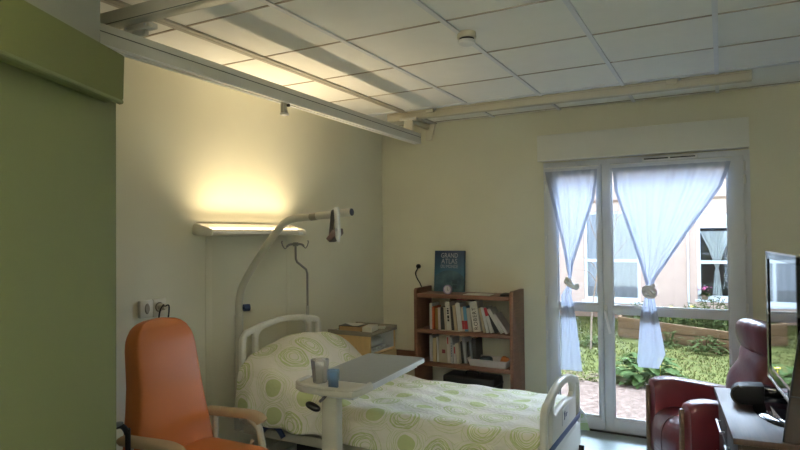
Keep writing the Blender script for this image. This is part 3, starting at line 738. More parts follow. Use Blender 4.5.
do = obj('door', box(CX1 - .003, CX1 + .014, CY0 + .004, CY1 - .004, .105, .494, .003), M['cabw'], cb_)
obj('knob', xf(lathe([(0, .02), (.012, .018), (.013, .01), (.006, 0), (0, 0)], 16), T(CX1 + .014, 4.26, .42) @ R(PI / 2, 'Y')), M['cabt'], do)
for x in (CX0 + .05, CX1 - .05):
    for y in (CY0 + .05, CY1 - .05):
        obj('caster', merge(xf(lathe([(0, -.012), (.033, -.012), (.035, 0), (.033, .012), (0, .012)], 16), T(x, y, .035) @ R(PI / 2, 'X')), tube([(x, y, .04), (x, y, .082)], .01)), M['rubber'], cb_)

def book_bm(t, d, h):
    """lying or standing book: x = thickness, y = depth, z = height; slot 0 cover, slot 1 pages"""
    c = merge(box(0, t, 0, .003, 0, h, .0008, 1), box(0, .0022, 0, d, 0, h), box(t - .0022, t, 0, d, 0, h))
    n = len(c.faces)
    c2 = merge(c, box(.0022, t - .0022, .002, d - .004, .003, h - .003))
    c2.faces.ensure_lookup_table()
    for f in list(c2.faces)[n:]: f.material_index = 1
    return c2
BOOKC = {}
def bookmat(col):
    col = tuple(c * .8 for c in col)  # shade on the shelves dimmed into every book colour
    k = 'book_' + '_'.join('%02d' % int(c * 99) for c in col)
    return mat(k, col, .5, .05, 20)
# things on the cabinet
xb = box(-2.86, -2.68, 4.25, 4.42, .838, .893, .002); 
bx = thing('book', 'thick book with dark cover lying on the bedside cabinet', 'book', (-2.78, 4.30, .8385), .12)
obj('cover', merge(box(-.125, .075, -.075, .085, 0, .004), box(-.125, .075, -.075, .085, .046, .050), box(-.125, -.121, -.075, .085, 0, .05)), M['black'], bx, local=True, smooth=False)
obj('pages', box(-.121, .072, -.073, .083, .004, .046), mat('brown_page_block', (.45, .29, .14), .8, .08, 60, stretch=(1, 1, 60)), bx, local=True, smooth=False)
for k, (x, y, rz, w, d, z, lab) in enumerate([(-2.66, 4.34, .2, .085, .16, .8385, 'stack of white papers on the bedside cabinet, right of the thick book'), (-2.785, 4.30, -.25, .17, .12, .8895, 'loose folded white paper lying on top of the thick book'), (-2.69, 4.50, .4, .15, .10, .8385, 'pale booklet near the back edge of the bedside cabinet top'), (-2.90, 4.28, .1, .08, .09, .8385, 'crumpled white tissue at the wall end of the bedside cabinet top')]):
    hgt = (.045, .012, .012, .02)[k]
    if k in (1, 3):
        bm = gridsurf(lambda u, v, w=w, d=d, h=hgt: ((u - .5) * w, (v - .5) * d, .001 + h * (.5 + .5 * math.sin(5 * u + 4 * v * v + k)) * (1 - .5 * v)), 14, 14)
    else:
        bm = merge(*[xf(box(-w / 2, w / 2, -d / 2, d / 2, q * hgt / 4, q * hgt / 4 + hgt / 4 - .0012), R(.05 * math.sin(q * 3), 'Z')) for q in range(4)])
    xf(bm, T(x, y, z) @ R(rz, 'Z'))
    solo('paper', bm, M['paper'], lab, 'paper', smooth=(k in (1, 3)))
solo('newspaper', merge(*[xf(box(-.15, .15, -.12, .12, .006 * q, .006 * q + .005), T(-2.76, 4.40, .677) @ R(.06 * math.sin(q * 2.3), 'Z')) for q in range(4)]), mat('newsprint', (.45, .45, .46), .8, .5, 30), 'flat pile of newspapers inside the bedside cabinet niche', 'newspaper', smooth=False)
solo('paper_roll', xf(soft((0, 0, 0), (.10, .13, .035), .6), T(-2.74, 4.45, .743) @ R(.25, 'Y')), M['paper'], 'rumpled white paper bag on the newspapers in the bedside cabinet niche', 'bag')

# ------------------------------------------------------------------ bookcase
bc = thing('bookcase', 'dark walnut open bookcase standing against the back wall', 'bookcase', (-2.03, 4.99, 0))
BX0, BX1, BF, BBK = -2.49, -1.555, 4.83, 5.155
def side_panel(x0):
    pts = [(BF, 0), (BBK, 0), (BBK, 1.17)] + [(BF + .03 - .03 * math.sin(a), 1.14 + .03 * math.cos(a)) for a in (0, .4, .8, 1.2, 1.57)]
    return prism(pts, 'x', x0, x0 + .030, .003)
obj('side_panel', side_panel(BX0), M['bookw'], bc); obj('side_panel', side_panel(BX1 - .03), M['bookw'], bc)
for z in (1.122, .800, .507, .10):
    obj('shelf', box(BX0 + .029, BX1 - .029, BF + .008, BBK, z - .034, z, .002), M['bookw'], bc)
obj('plinth', box(BX0 + .029, BX1 - .029, BF + .02, BF + .038, 0, .068), M['bookw'], bc, smooth=False)

def put_book(x, z0, t, h, d, lean, col, label, group, yf=4.865, title=None, slant=0.0):
    e = bpy.data.objects.new('book', None); e.empty_display_size = .05; COL.objects.link(e)
    e.location = (x, yf + random.uniform(0, .012), z0); e.rotation_euler = (0, lean, 0)
    tag(e, label, 'book', group)
    obj('cover', merge(box(0, t, 0, .003, 0, h, .0008, 1), box(0, .0022, .001, d, 0, h), box(t - .0022, t, .001, d, 0, h)), bookmat(col), e, local=True, smooth=False)
    obj('pages', box(.0022, t - .0022, .002, d - .004, .003, h - .003), M['pages'], e, local=True, smooth=False)
    return e
g1, g2 = 'books on the upper shelf', 'books on the middle shelf'
K = .00944
def px1(p): return -2.349 + (p - 430) * K
W, CR, TN = (.60, .60, .57), (.60, .54, .40), (.46, .37, .23)
BK = (.02, .02, .022)
up = [ # px at foot, width px, height, lean, colour, label
 (430.0, 2.6, .235, .0, (.50, .51, .50), 'leftmost book on the upper shelf, tall with a pale grey spine'),
 (432.7, 2.1, .205, .0, (.55, .10, .02), 'slim orange-red book near the left end of the upper shelf'),
 (435.6, 3.2, .190, .0, (.30, .18, .04), 'mustard brown book right of the orange-red one on the upper shelf'),
 (439.3, 2.2, .200, -.02, (.58, .48, .44), 'slim pinkish white book right of the mustard brown one on the upper shelf'),
 (441.7, 3.6, .200, -.02, BK, 'black book between the pinkish white book and the cream books on the upper shelf'),
 (445.9, 1.8, .205, -.06, CR, 'thin cream book left of the tall one with black title on the upper shelf'),
 (448.2, 4.4, .255, -.06, (.62, .59, .50), 'tall cream book with black title marks on its spine'),
 (452.9, 2.4, .215, -.06, BK, 'thin black book right of the tall one with black title'),
 (456.0, 3.0, .225, -.09, TN, 'tan book left of the thick white one on the upper shelf'),
 (459.4, 4.6, .247, -.11, W, 'thick white book in the middle of the upper shelf'),
 (464.4, 1.9, .215, -.09, CR, 'thin cream book left of the blue and red one'),
 (466.6, 3.2, .220, -.09, (.12, .33, .50), 'book with a blue and red spine on the upper shelf'),
 (470.0, 3.4, .205, -.10, (.45, .44, .38), 'dull grey book left of the thick dictionary'),
 (474.6, 7.4, .265, -.14, (.64, .62, .54), 'thick cream dictionary lettered ROBERT on the upper shelf'),
 (484.6, 2.2, .215, -.20, TN, 'tan book leaning right of the thick dictionary'),
 (487.6, 2.8, .225, -.24, W, 'white book leaning between the tan and the white-and-red one'),
 (491.3, 3.0, .225, -.28, (.62, .60, .57), 'leaning white book with a red patch at the top of its spine'),
 (495.4, 3.6, .205, -.40, BK, 'black book leaning right of the one with a red patch'),
 (501.0, 3.4, .235, -.56, (.55, .53, .46), 'strongly leaning cream book near the right end of the upper shelf'),
 (506.0, 2.6, .195, -.62, (.52, .48, .46), 'rightmost leaning book on the upper shelf, pale with a worn edge')]
for p_, w_, h_, l_, c_, lab in up:
    x_ = px1(p_)
    b_ = put_book(x_, .8005 + (max(0, math.sin(-l_)) * 0), w_ * K, h_, .155, l_, c_, lab, g1)
    Rm = Matrix(((1, 0, 0, 0), (0, 0, -1, 0), (0, 1, 0, 0), (0, 0, 0, 1)))
    if 'ROBERT' in lab:
        obj('spine_title', xf(text_bm('ROBERT', .050, .0004, 1.1), T(w_ * K / 2, -.0006, .115) @ Rm @ R(PI / 2, 'Z')), M['black'], b_, local=True, smooth=False)
    if 'black title' in lab and 'thin' not in lab:
        obj('title_mark', merge(*[box(.012, .030, -.0008, .001, z, z + dz) for z, dz in ((.19, .008), (.165, .018), (.145, .015), (.105, .028), (.08, .018))]), M['black'], b_, local=True, smooth=False)
    if 'blue and red' in lab:
        obj('spine_band', box(-.0004, w_ * K + .0004, -.0008, .002, .02, .095), bookmat((.38, .02, .03)), b_, local=True, smooth=False)
    if 'red patch' in lab and 'leaning white' in lab:
        obj('spine_band', box(-.0004, w_ * K + .0004, -.0008, .002, .15, .222), bookmat((.42, .02, .03)), b_, local=True, smooth=False)
def px2(p): return -2.343 + (p - 431) * .0095
dn = [(429.5, 3.2, .235, 0, (.52, .53, .52), 'leftmost book on the middle shelf, pale grey'),
 (433.6, 3.4, .215, .0, (.52, .42, .24), 'tan book second from the left on the middle shelf'),
 (437.6, 1.6, .225, -.03, W, 'thin white book left of the broad binder'),
 (439.9, 8.0, .245, 0, (.40, .36, .26), 'broad beige binder with a dark red label on its spine'),
 (448.6, 3.4, .245, -.04, (.56, .50, .42), 'cream book with a red title right of the broad binder'),
 (452.4, 2.2, .230, -.04, (.48, .50, .50), 'pale grey book with small print on the middle shelf'),
 (455.2, 2.2, .165, -.05, (.60, .54, .50), 'short white book with red title strip on the middle shelf'),
 (458.0, 2.6, .180, -.09, CR, 'short cream book leaning beside a dark gap on the middle shelf'),
 (461.4, 1.6, .190, -.08, BK, 'thin black book between the cream and the grey-white ones on the middle shelf'),
 (463.6, 2.4, .225, -.11, (.48, .49, .50), 'grey-white leaning book left of the white plastic tray'),
 (466.6, 2.0, .190, -.06, BK, 'black book right of the grey-white leaning one on the middle shelf'),
 (469.0, 1.4, .205, -.05, (.34, .40, .47), 'thin blue-grey book near the tray on the middle shelf'),
 (471.0, 4.0, .225, -.04, (.03, .03, .032), 'rightmost book on the middle shelf, broad and black')]
for p_, w_, h_, l_, c_, lab in dn:
    b_ = put_book(px2(p_), .5075, w_ * .0095, h_, .16, l_, c_, lab, g2, yf=4.865 if p_ < 460 else 4.90 + (p_ - 460) * .003)
    if 'binder' in lab and 'broad beige' in lab: obj('spine_label', box(.03, .062, -.001, .001, .085, .118), bookmat((.20, .02, .03)), b_, local=True, smooth=False)
    if 'red title' in lab: obj('spine_label', box(.006, .018, -.001, .001, h_ - .075, h_ - .015), bookmat((.45, .05, .06)), b_, local=True, smooth=False)
    if 'small print' in lab: obj('spine_label', merge(*[box(.006, .013, -.001, .001, .06 + .022 * q, .075 + .022 * q) for q in range(6)]), bookmat((.12, .14, .2)), b_, local=True, smooth=False)

sl = thing('book', 'black paperback lying flat on top of the row on the upper shelf', 'book', (-2.06, 5.02, 1.060), -.1)
obj('cover', box(-.13, .11, -.055, .055, 0, .016, .001), M['black'], sl, local=True)
obj('spine_label', box(-.06, .05, -.0565, -.054, .004, .011), bookmat((.4, .03, .08)), sl, local=True, smooth=False)
solo('paper', xf(prism([(0, 0), (.20, 0), (.235, .05), (.03, .05)], 'z', 0, .002), T(-2.24, 4.835, .8005)), M['pages'], 'flat buff card on the front edge of the upper shelf', 'card', smooth=False)

at = thing('atlas', 'large dark blue atlas with the Earth on its cover leaning on the bookcase top', 'book', (-2.256, 5.092, 1.1225))
at.rotation_euler = (-.085, 0, 0)
AWd, AH = .153, .385
def covermat():
    m, nt, b, out = nodes_of('atlas_cover'); N, L = nt.nodes, nt.links
    tc = N.new('ShaderNodeTexCoord'); sp_ = N.new('ShaderNodeSeparateXYZ'); L.new(tc.outputs['Object'], sp_.inputs['Vector'])
    r = N.new('ShaderNodeValToRGB'); e = r.color_ramp.elements
    e[0].position = .13; e[0].color = (.04, .13, .21, 1); e[1].position = .36; e[1].color = (.007, .026, .07, 1)
    L.new(sp_.outputs['Z'], r.inputs['Fac']); L.new(r.outputs['Color'], b.inputs['Base Color']); b.inputs['Roughness'].default_value = .35
    return m
obj('cover', box(-AWd, AWd, 0, .028, 0, AH, .002), covermat(), at, local=True)
rr = .205; cyz = -.005
arc = [(x, cyz + math.sqrt(max(0, rr * rr - x * x))) for x in [AWd * (1 - 2 * k / 30) * .985 for k in range(31)]]
obj('earth_picture', prism([(-AWd * .985, .004), (AWd * .985, .004)] + arc, 'y', -.0012, .001), mat('earth_print', (.008, .038, .065), .4, .0, 14, col2=(.075, .14, .17)), at, local=True, smooth=False)
obj('title', merge(*[xf(text_bm(s, z, .0003, sp_), T(0, -.0014, y) @ Matrix(((w, 0, 0, 0), (0, 0, -1, 0), (0, 1, 0, 0), (0, 0, 0, 1)))) for s, z, sp_, y, w in (('GRAND', .062, 1.0, .338, .80), ('ATLAS', .066, 1.0, .283, .86), ('DU MONDE', .044, .95, .235, .78))]), mat('atlas_title', (.40, .38, .42), .5), at, local=True, smooth=False)
obj('picture_inset', merge(box(.035, .085, -.002, .001, .075, .11), box(.04, .08, -.002, .001, .03, .065)), mat('dark_print', (.01, .03, .05), .4), at, local=True, smooth=False)
ck = thing('alarm_clock', 'small round alarm clock with lilac rim in front of the atlas', 'clock', (-2.172, 4.90, 1.1225))
obj('case', xf(lathe([(0, 0), (.034, .002), (.042, .012), (.042, .026), (.036, .030), (.033, .026), (0, .026)], 32), T(0, 0, .042) @ R(PI / 2, 'X')), mat('lilac_plastic', (.33, .25, .44), .4), ck, local=True)
obj('dial', xf(lathe([(0, .0275), (.033, .0275), (.033, .0262), (0, .0262)], 32), T(0, 0, .042) @ R(PI / 2, 'X')), mat('clock_dial', (.62, .58, .62), .5), ck, local=True)
obj('hands', merge(box(-.0015, .0015, -.0285, -.0275, .040, .064), xf(box(-.002, .002, -.029, -.0278, 0, .016), T(0, 0, .042) @ R(2.5, 'Y'))), M['black'], ck, local=True, smooth=False)
solo('paper', merge(xf(box(0, .24, 0, .15, 0, .004), T(-2.02, 4.87, 1.1222) @ R(.05, 'Z')), xf(box(0, .15, 0, .13, .004, .008), T(-1.96, 4.88, 1.1222) @ R(-.1, 'Z'))), M['paper'], 'flat white papers on the bookcase top right of the atlas', 'paper', smooth=False)
rc = thing('remote_control', 'black remote control on the right end of the bookcase top', 'remote control', (-1.64, 4.93, 1.1222), .15)
obj('body', box(-.045, .045, -.07, .09, 0, .02, .005), M['black'], rc, local=True)
obj('buttons', merge(*[box(-.03 + .022 * i, -.018 + .022 * i, -.05 + .025 * j, -.035 + .025 * j, .019, .022) for i in range(3) for j in range(4)]), M['alud'], rc, local=True, smooth=False)

pt = thing('plastic_tray', 'shallow white plastic tray on the middle shelf of the bookcase', 'tray', (-1.80, 4.95, .5075))
def tray_ring(sx, sy, z, r=.015): return [(x, y, z) for x, y in rrect(-sx, sx, -sy, sy, r)]
obj('body', loft([tray_ring(.165, .085, 0), tray_ring(.182, .10, .062), tray_ring(.178, .096, .062), tray_ring(.162, .082, .004)]), mat('pinkish_white_plastic', (.55, .50, .49), .45, .02), pt, local=True)
obj('rim', loft([tray_ring(.182, .10, .056), tray_ring(.190, .108, .058), tray_ring(.190, .108, .063), tray_ring(.178, .096, .063)], cap=False), mat('pinkish_white_plastic', (.55, .50, .49), .45, .02), pt, local=True)
solo('pouch', soft((-1.845, 4.96, .547), (.055, .05, .034), .6), mat('dark_teal_cloth', (.02, .035, .045), .7), 'dark rounded pouch in the white tray', 'pouch')
solo('toy_block', xf(soft((0, 0, 0), (.034, .03, .038), .4), T(-1.672, 4.95, .556) @ R(.4, 'Y')), mat('amber_plastic', (.45, .13, .02), .5), 'orange rounded object at the right end of the white tray', 'box')
solo('marker', tube([(-1.945, 4.90, .520), (-1.885, 4.89, .560)], .008), mat('red_plastic', (.5, .03, .03), .4), 'red marker pen leaning at the left end of the white tray', 'pen')
solo('marker', tube([(-1.775, 4.90, .520), (-1.715, 4.90, .553)], .007), mat('brown_pen', (.22, .12, .06), .5), 'brown pen leaning between pouch and orange object in the white tray', 'pen')
cs = thing('carry_case', 'black carry case on the bottom shelf of the bookcase', 'case', (-1.985, 4.99, .1005))
obj('body', box(-.245, .245, -.12, .12, 0, .30, .02, 3), M['black'], cs, local=True)
obj('lid_band', box(-.247, .247, -.122, .122, .225, .24, .003), M['alud'], cs, local=True)
obj('handle', tube([(-.06, 0, .297), (-.05, 0, .325), (.05, 0, .325), (.06, 0, .297)], .008, 8, 4), M['black'], cs, local=True)

# ------------------------------------------------------------------ orange geriatric armchair
oc = thing('armchair', 'orange vinyl armchair with beige padded arms in front of the left wall', 'armchair', (-2.305, 2.150, 0), .02)
def lerp_tab(tab, z): return interp(tab, z)
def back_ring(z, n=36):
    w = lerp_tab([(.36, .265), (.50, .258), (.65, .236), (.78, .212), (.90, .196), (1.0, .192), (1.08, .189), (1.13, .178), (1.17, .155), (1.198, .122), (1.212, .08), (1.216, .03)], z - .012)
    t = lerp_tab([(.36, .075), (.9, .078), (1.11, .066), (1.18, .048), (1.205, .026), (1.216, .008)], z - .012)
    cx = -.215 - .11 * (z - .36) - .04 * max(0, z - .9)
    out = []
    for k in range(n):
        a = 2 * PI * k / n; c, s = math.cos(a), math.sin(a)
        px_ = math.copysign(abs(c) ** .38, c) * t; py = math.copysign(abs(s) ** .42, s) * w
        if c > 0: px_ += .018 * (abs(s) ** 4) - .006                       # raised side wings
        out.append((cx + px_, py, z))
    return out
zs = [.36 + .03 * k for k in range(25)] + [1.11, 1.13, 1.15, 1.165, 1.18, 1.19, 1.198, 1.206, 1.212, 1.220, 1.228]
obj('backrest', loft([back_ring(z) for z in zs]), M['orange'], oc, local=True, angle=70)
obj('seat', soft((.03, 0, .49), (.265, .235, .085), .32, m=None), M['orange'], oc, local=True)
obj('seat_base', box(-.20, .24, -.22, .22, .30, .42, .01), M['black'], oc, local=True)
def arm(s):
    P = catmull([(-.25, 0, .682), (-.13, 0, .688), (.01, 0, .695), (.08, 0, .695), (.125, 0, .685), (.145, 0, .665)], 5)
    rings = []
    for i, p in enumerate(P):
        d = (P[min(i + 1, len(P) - 1)] - P[max(i - 1, 0)]).normalized(); up = V((-d.z, 0, d.x)); q = i / (len(P) - 1)
        w = .034 - .004 * (1 if i in (0, len(P) - 1) else 0); h = .024 - .008 * (1 if i in (0, len(P) - 1) else 0)
        ring = []
        for k in range(20):
            a = 2 * PI * k / 20; c, sn = math.cos(a), math.sin(a)
            ring.append(p + up * (math.copysign(abs(c) ** .7, c) * h) + V((0, math.copysign(abs(sn) ** .7, sn) * w + s * .275, 0)))
        rings.append(ring)
    return loft(rings)
for s in (-1, 1):
    obj('armrest', arm(s), M['armw'], oc, local=True, angle=60)
    obj('arm_post', tube([(.06, s * .275, .672), (.115, s * .275, .640), (.14, s * .275, .56), (.16, s * .275, .45), (.20, s * .275, .30), (.215, s * .275, .13)], .020, 12, 6), M['tube'], oc, local=True)
    obj('side_frame', merge(tube([(-.19, s * .275, .66), (-.20, s * .275, .30), (-.26, s * .275, .12)], .016, 10, 5), tube([(.222, s * .275, .25), (-.20, s * .275, .25)], .014)), M['tube'], oc, local=True)
    for x in (.215, -.26):
        obj('caster', merge(xf(lathe([(.01, -.012), (.044, -.012), (.048, 0), (.044, .012), (.01, .012)], 18), T(x, s * .275, .048) @ R(PI / 2, 'X')), tube([(x, s * .275, .05), (x, s * .2755, .14)], .012)), M['rubber'], oc, local=True)
obj('cross_bar', merge(tube([(.0, -.275, .25), (.0, .275, .25)], .014), box(-.02, .02, -.20, .20, .245, .305)), M['tube'], oc, local=True)
obj('recline_lever', tube([(.055, .258, .44), (.075, .262, .52), (.085, .264, .565)], .012, 10, 4), M['armw'], oc, local=True)

cn = thing('walking_cane', 'black walking cane with grey grip leaning beside the near arm of the orange armchair', 'cane', (-2.2, 1.642, 0))
obj('shaft', tube([(0, 0, .02), (0, 0, .78), (0, -.004, .835), (-.002, -.022, .868), (-.004, -.05, .876), (-.006, -.12, .874)], .0115, 12, 5), M['black'], cn, local=True)
obj('grip', xf(soft((0, 0, 0), (.014, .045, .010), .7), T(-.004, -.065, .884)), mat('slate_grip', (.10, .13, .15), .35), cn, local=True)
obj('ferrule', lathe([(0, 0), (.017, 0), (.018, .01), (.013, .04), (0, .04)], 16), M['rubber'], cn, local=True)

# ------------------------------------------------------------------ burgundy recliner
rc = thing('recliner', 'burgundy leather recliner with pleated headrest in front of the French window', 'armchair', (-.003, 4.40, 0), math.radians(204.3))
obj('base', merge(lathe([(0, .0), (.24, 0), (.25, .02), (.10, .04), (.05, .06), (.05, .22), (0, .22)], 32), box(-.22, .25, -.22, .22, .20, .25)), M['black'], rc, local=True)
seatp = catmull([(-.22, .42, 0), (-.05, .435, 0), (.15, .455, 0), (.27, .455, 0), (.345, .425, 0), (.385, .355, 0), (.392, .25, 0), (.375, .13, 0)], 5)
seatp = [(q.x, q.y) for q in seatp] + [(.30, .12), (-.22, .20)]
obj('seat', prism(seatp, 'y', -.222, .222, .018), M['leather'], rc, local=True, angle=60)
obj('seat_seam', tube([(q[0], -.03, q[1] + .001) for q in seatp[8:-4]], .004, 6), M['leatherd'], rc, local=True)
def rarm(s):
    rings = []
    for q in range(17):
        u = q / 16; x = -.33 + .69 * u
        top = .53 + .110 * min(1, u * 1.25) ** .8 - .012 * max(0, u - .86) / .14; bot = .12 + .02 * (1 - u)
        w = .075 + .012 * math.sin(u * PI); e = .38
        k_ = 1 if 0 < q < 16 else .95
        ring = []
        for k in range(28):
            a = 2 * PI * k / 28; c, sn = math.cos(a), math.sin(a)
            ring.append((x, s * .30 + math.copysign(abs(c) ** e, c) * w * k_, (top + bot) / 2 + math.copysign(abs(sn) ** e, sn) * (top - bot) / 2 * k_))
        rings.append(ring)
    return loft(rings)
for s in (-1, 1):
    obj('armrest', rarm(s), M['leather'], rc, local=True, angle=75)
    obj('arm_trim', box(.335, .382, s * .30 - .062, s * .30 - .030, .05, .575, .006), M['trimw'], rc, local=True)
def rback(n=32):
    rings = []
    for q in range(22):
        u = q / 21; z = .36 + .56 * u
        w = lerp_tab([(0, .235), (.4, .225), (.8, .205), (1, .195)], u); t = lerp_tab([(0, .085), (.6, .078), (1, .065)], u)
        cx = -.06 - .20 * u; rings.append([(cx + math.copysign(abs(math.cos(a)) ** .6, math.cos(a)) * t + .012 * math.sin(u * 17 + 3 * math.sin(a)) * (math.cos(a) > 0), math.copysign(abs(math.sin(a)) ** .55, math.sin(a)) * w, z) for a in [2 * PI * k / n for k in range(n)]])
    return loft(rings)
obj('backrest', rback(), M['leather'], rc, local=True, angle=75)
def head():
    bm = soft((0, 0, 0), (.095, .25, .115), .72, 60, 24)
    for v in bm.verts:
        v.co.x += .007 * math.sin(v.co.y * 120) * (1 - min(1, abs(v.co.y - .02) / .16)) + .03 * (v.co.z / .12)
    return xf(bm, T(-.235, .02, .965) @ R(-.12, 'Y'))
obj('headrest', head(), M['leather'], rc, local=True, angle=80)

# ------------------------------------------------------------------ desk, television and what stands on it
dk = thing('sideboard', 'dark brown wooden sideboard at the right edge carrying the television', 'sideboard', (.028, 2.985, 0), .089)
DL, DD = .94, .58
obj('top', box(0, DD, 0, DL, .722, .75, .004), M['desk'], dk, local=True)
M['desk_shaded'] = mat('shaded_carcass', (.016, .009, .006), .5, .1, spec=.2)  # carcass coloured near black for the shade below the top
obj('body', merge(box(.035, DD, .02, .04, .06, .722), box(.035, DD, DL - .04, DL - .02, .06, .722), box(.055, DD, .04, DL - .04, .06, .08), box(DD - .02, DD, .04, DL - .04, .08, .722), box(.055, DD - .02, DL / 2 - .01, DL / 2 + .01, .08, .722)), M['desk_shaded'], dk, local=True, smooth=False)
obj('plinth', box(.06, DD - .01, .03, DL - .03, 0, .06), M['black'], dk, local=True, smooth=False)
for k, (ya, yb) in enumerate(((.022, DL / 2 - .003), (DL / 2 + .003, DL - .022))):
    for za, zb in ((.545, .715), (.315, .54), (.085, .31)):
        d_ = obj('drawer', box(.020, .054, ya, yb, za, zb, .003), M['desk_shaded'], dk, local=True)
        zc_ = zb - .12
        obj('handle', merge(tube([(.0, ya + .10, zc_), (.0, yb - .10, zc_)], .006), tube([(.0, ya + .12, zc_), (.022, ya + .12, zc_)], .005), tube([(.0, yb - .12, zc_), (.022, yb - .12, zc_)], .005)), M['steel'], d_, local=True)
        d_.children[0].parent = d_
tv = thing('television', 'flat black television with glossy screen seen edge-on on the dark sideboard', 'television', (.258, 3.47, .7505), .089)
TY0, TY1, TZ0, TZ1 = -.36, .42, .105, .79
obj('screen', box(0.0, .004, TY0 + .02, TY1 - .035, TZ0 + .05, TZ1 - .035), mat('tv_glass', (.010, .010, .012), .03, .05, spec=1.0, coat=1.0), tv, local=True, smooth=False)
obj('bezel', merge(box(-.006, .008, TY0, TY0 + .022, TZ0, TZ1), box(-.006, .008, TY1 - .034, TY1, TZ0, TZ1), box(-.006, .008, TY0, TY1, TZ0, TZ0 + .052), box(-.006, .008, TY0, TY1, TZ1 - .036, TZ1)), M['gloss'], tv, local=True, smooth=False)
obj('edge_trim', merge(box(-.008, .004, TY1 - .002, TY1 + .006, TZ0 - .005, TZ1 + .005), box(-.008, .004, TY0 - .004, TY1 + .004, TZ1 - .001, TZ1 + .006), box(-.010, .004, TY0 - .004, TY1 + .004, TZ0 - .010, TZ0 + .001)), mat('silver_trim', (.55, .52, .50), .25, .02, metal=.6), tv, local=True, smooth=False)
obj('rear_housing', box(.006, .07, TY0 + .004, TY1 - .01, TZ0 + .004, TZ1 - .004, .012), M['black'], tv, local=True)
obj('neck', box(.02, .07, -.04, .10, .015, TZ0 + .05, .006), M['gloss'], tv, local=True)
obj('stand_base', xf(lathe([(0, .018), (.7, .016), (.96, .010), (1.0, .004), (1.0, 0), (0, 0)], 48), T(.02, .03, 0) @ Matrix.Diagonal((.15, .28, 1, 1))), M['gloss'], tv, local=True)

M['matte'] = mat('matte_black', (.006, .006, .007), .5, .1, spec=.12)
spk = thing('speaker', 'small black speaker with rounded end on the dark sideboard in front of the recliner', 'speaker', (.105, 3.63, .7505), .05)
half = [(.085, 0), (.085, .122), (-.03, .112)] + [(-.03 + .058 * math.cos(a), .056 + .056 * math.sin(a)) for a in [PI / 2 + PI * k / 12 for k in range(1, 12)]] + [(-.03, 0)]
half = [(x * .86, z * .86) for x, z in half]
obj('body', prism(half, 'y', -.045, .06, .006), M['matte'], spk, local=True)
obj('end_rim', tube([((-.032 + .060 * math.cos(a)) * .86, -.042, (.056 + .056 * math.sin(a)) * .86) for a in [PI / 2 + .25 + (PI - .5) * k / 12 for k in range(13)]], .004, 8), mat('bronze_rim', (.10, .085, .06), .3, metal=.6), spk, local=True)
obj('cable', tube([(.06, .058, .03), (.10, .09, .01), (.10, .13, .006)], .004, 8, 4), M['rubber'], spk, local=True)
stb = thing('set_top_box', 'flat dark box on the far end of the dark sideboard behind the speaker', 'set-top box', (.29, 3.845, .7505), .05)
obj('body', box(-.12, .13, -.05, .05, .004, .05, .006), M['gloss'], stb, local=True)
for x in (-.1, .11):
    for y in (-.035, .035): obj('foot', lathe([(0, 0), (.008, 0), (.009, .006), (0, .006)], 12, (x, y, 0)), M['rubber'], stb, local=True)
lpn = thing('picture_panel', 'dark glossy panel with rounded corner standing at the near end of the sideboard', 'panel', (.222, 3.045, .7505), -.10)
pl = [(0, .0), (.36, 0), (.40, .505), (.105, .505), (.088, .50), (.076, .488), (.068, .468)]
obj('pane', xf(plate([pl], .016, .003), T(0, -.02, 0) @ R(PI / 2, 'X')), mat('brown_gloss_panel', (.04, .028, .022), .12, .2, 3, spec=.6, stretch=(8, 1, 1)), lpn, local=True)
obj('edge_trim', tube([(x - .002, -.02, z) for x, z in [(.0, .0), (.068, .468), (.076, .489), (.088, .501), (.106, .506), (.39, .506)]], .006, 8), M['black'], lpn, local=True)
obj('cross_line', box(.026, .36, -.030, -.027, .196, .201), M['black'], lpn, local=True, smooth=False)
obj('foot', box(.1, .32, -.028, .012, 0, .012, .003), M['black'], lpn, local=True)

# ------------------------------------------------------------------ outdoors
struct('patio', box(-6, 4, YB + .28, 7.0, -.2, -.03), M['patio'], smooth=False)
def lawn_fn(u, v):
    x, y = -9 + 14 * u, 6.98 + 6.0 * v
    return (x, y, -.035 + .02 * math.sin(2.1 * x + y) + .02 * math.sin(1.3 * y - .7 * x))
struct('lawn', gridsurf(lawn_fn, 60, 40), M['soil'])
# grass blades
bm = BM(); rnd = random.Random(3)
for k in range(14000):
    y = 7.12 + 5.2 * rnd.random() ** 1.3; x = -.34 * y + (rnd.random() - .5) * (1.2 + .55 * y) * .9 + .75
    if y > 9.55 and x > -1.35: continue
    h = rnd.uniform(.015, .05) * (1.5 if rnd.random() < .06 else 1) ; a = rnd.random() * 6.28; w = rnd.uniform(.004, .009) * (1 + .06 * y)
    z0 = -.035 + .02 * math.sin(2.1 * x + y) + .02 * math.sin(1.3 * y - .7 * x) - .005
    dx, dy = math.cos(a) * w, math.sin(a) * w; lx, ly = rnd.uniform(-.03, .03), rnd.uniform(-.03, .03)
    v = [bm.verts.new(q) for q in ((x - dx, y - dy, z0), (x + dx, y + dy, z0), (x + lx * .5 + dx * .6, y + ly * .5 + dy * .6, z0 + h * .6), (x + lx, y + ly, z0 + h))]
    bm.faces.new(v)
g = obj('grass', bm, M['grass'], smooth=False)
tag(g, 'rough green grass growing on the lawn beyond the patio', 'grass', kind='stuff')
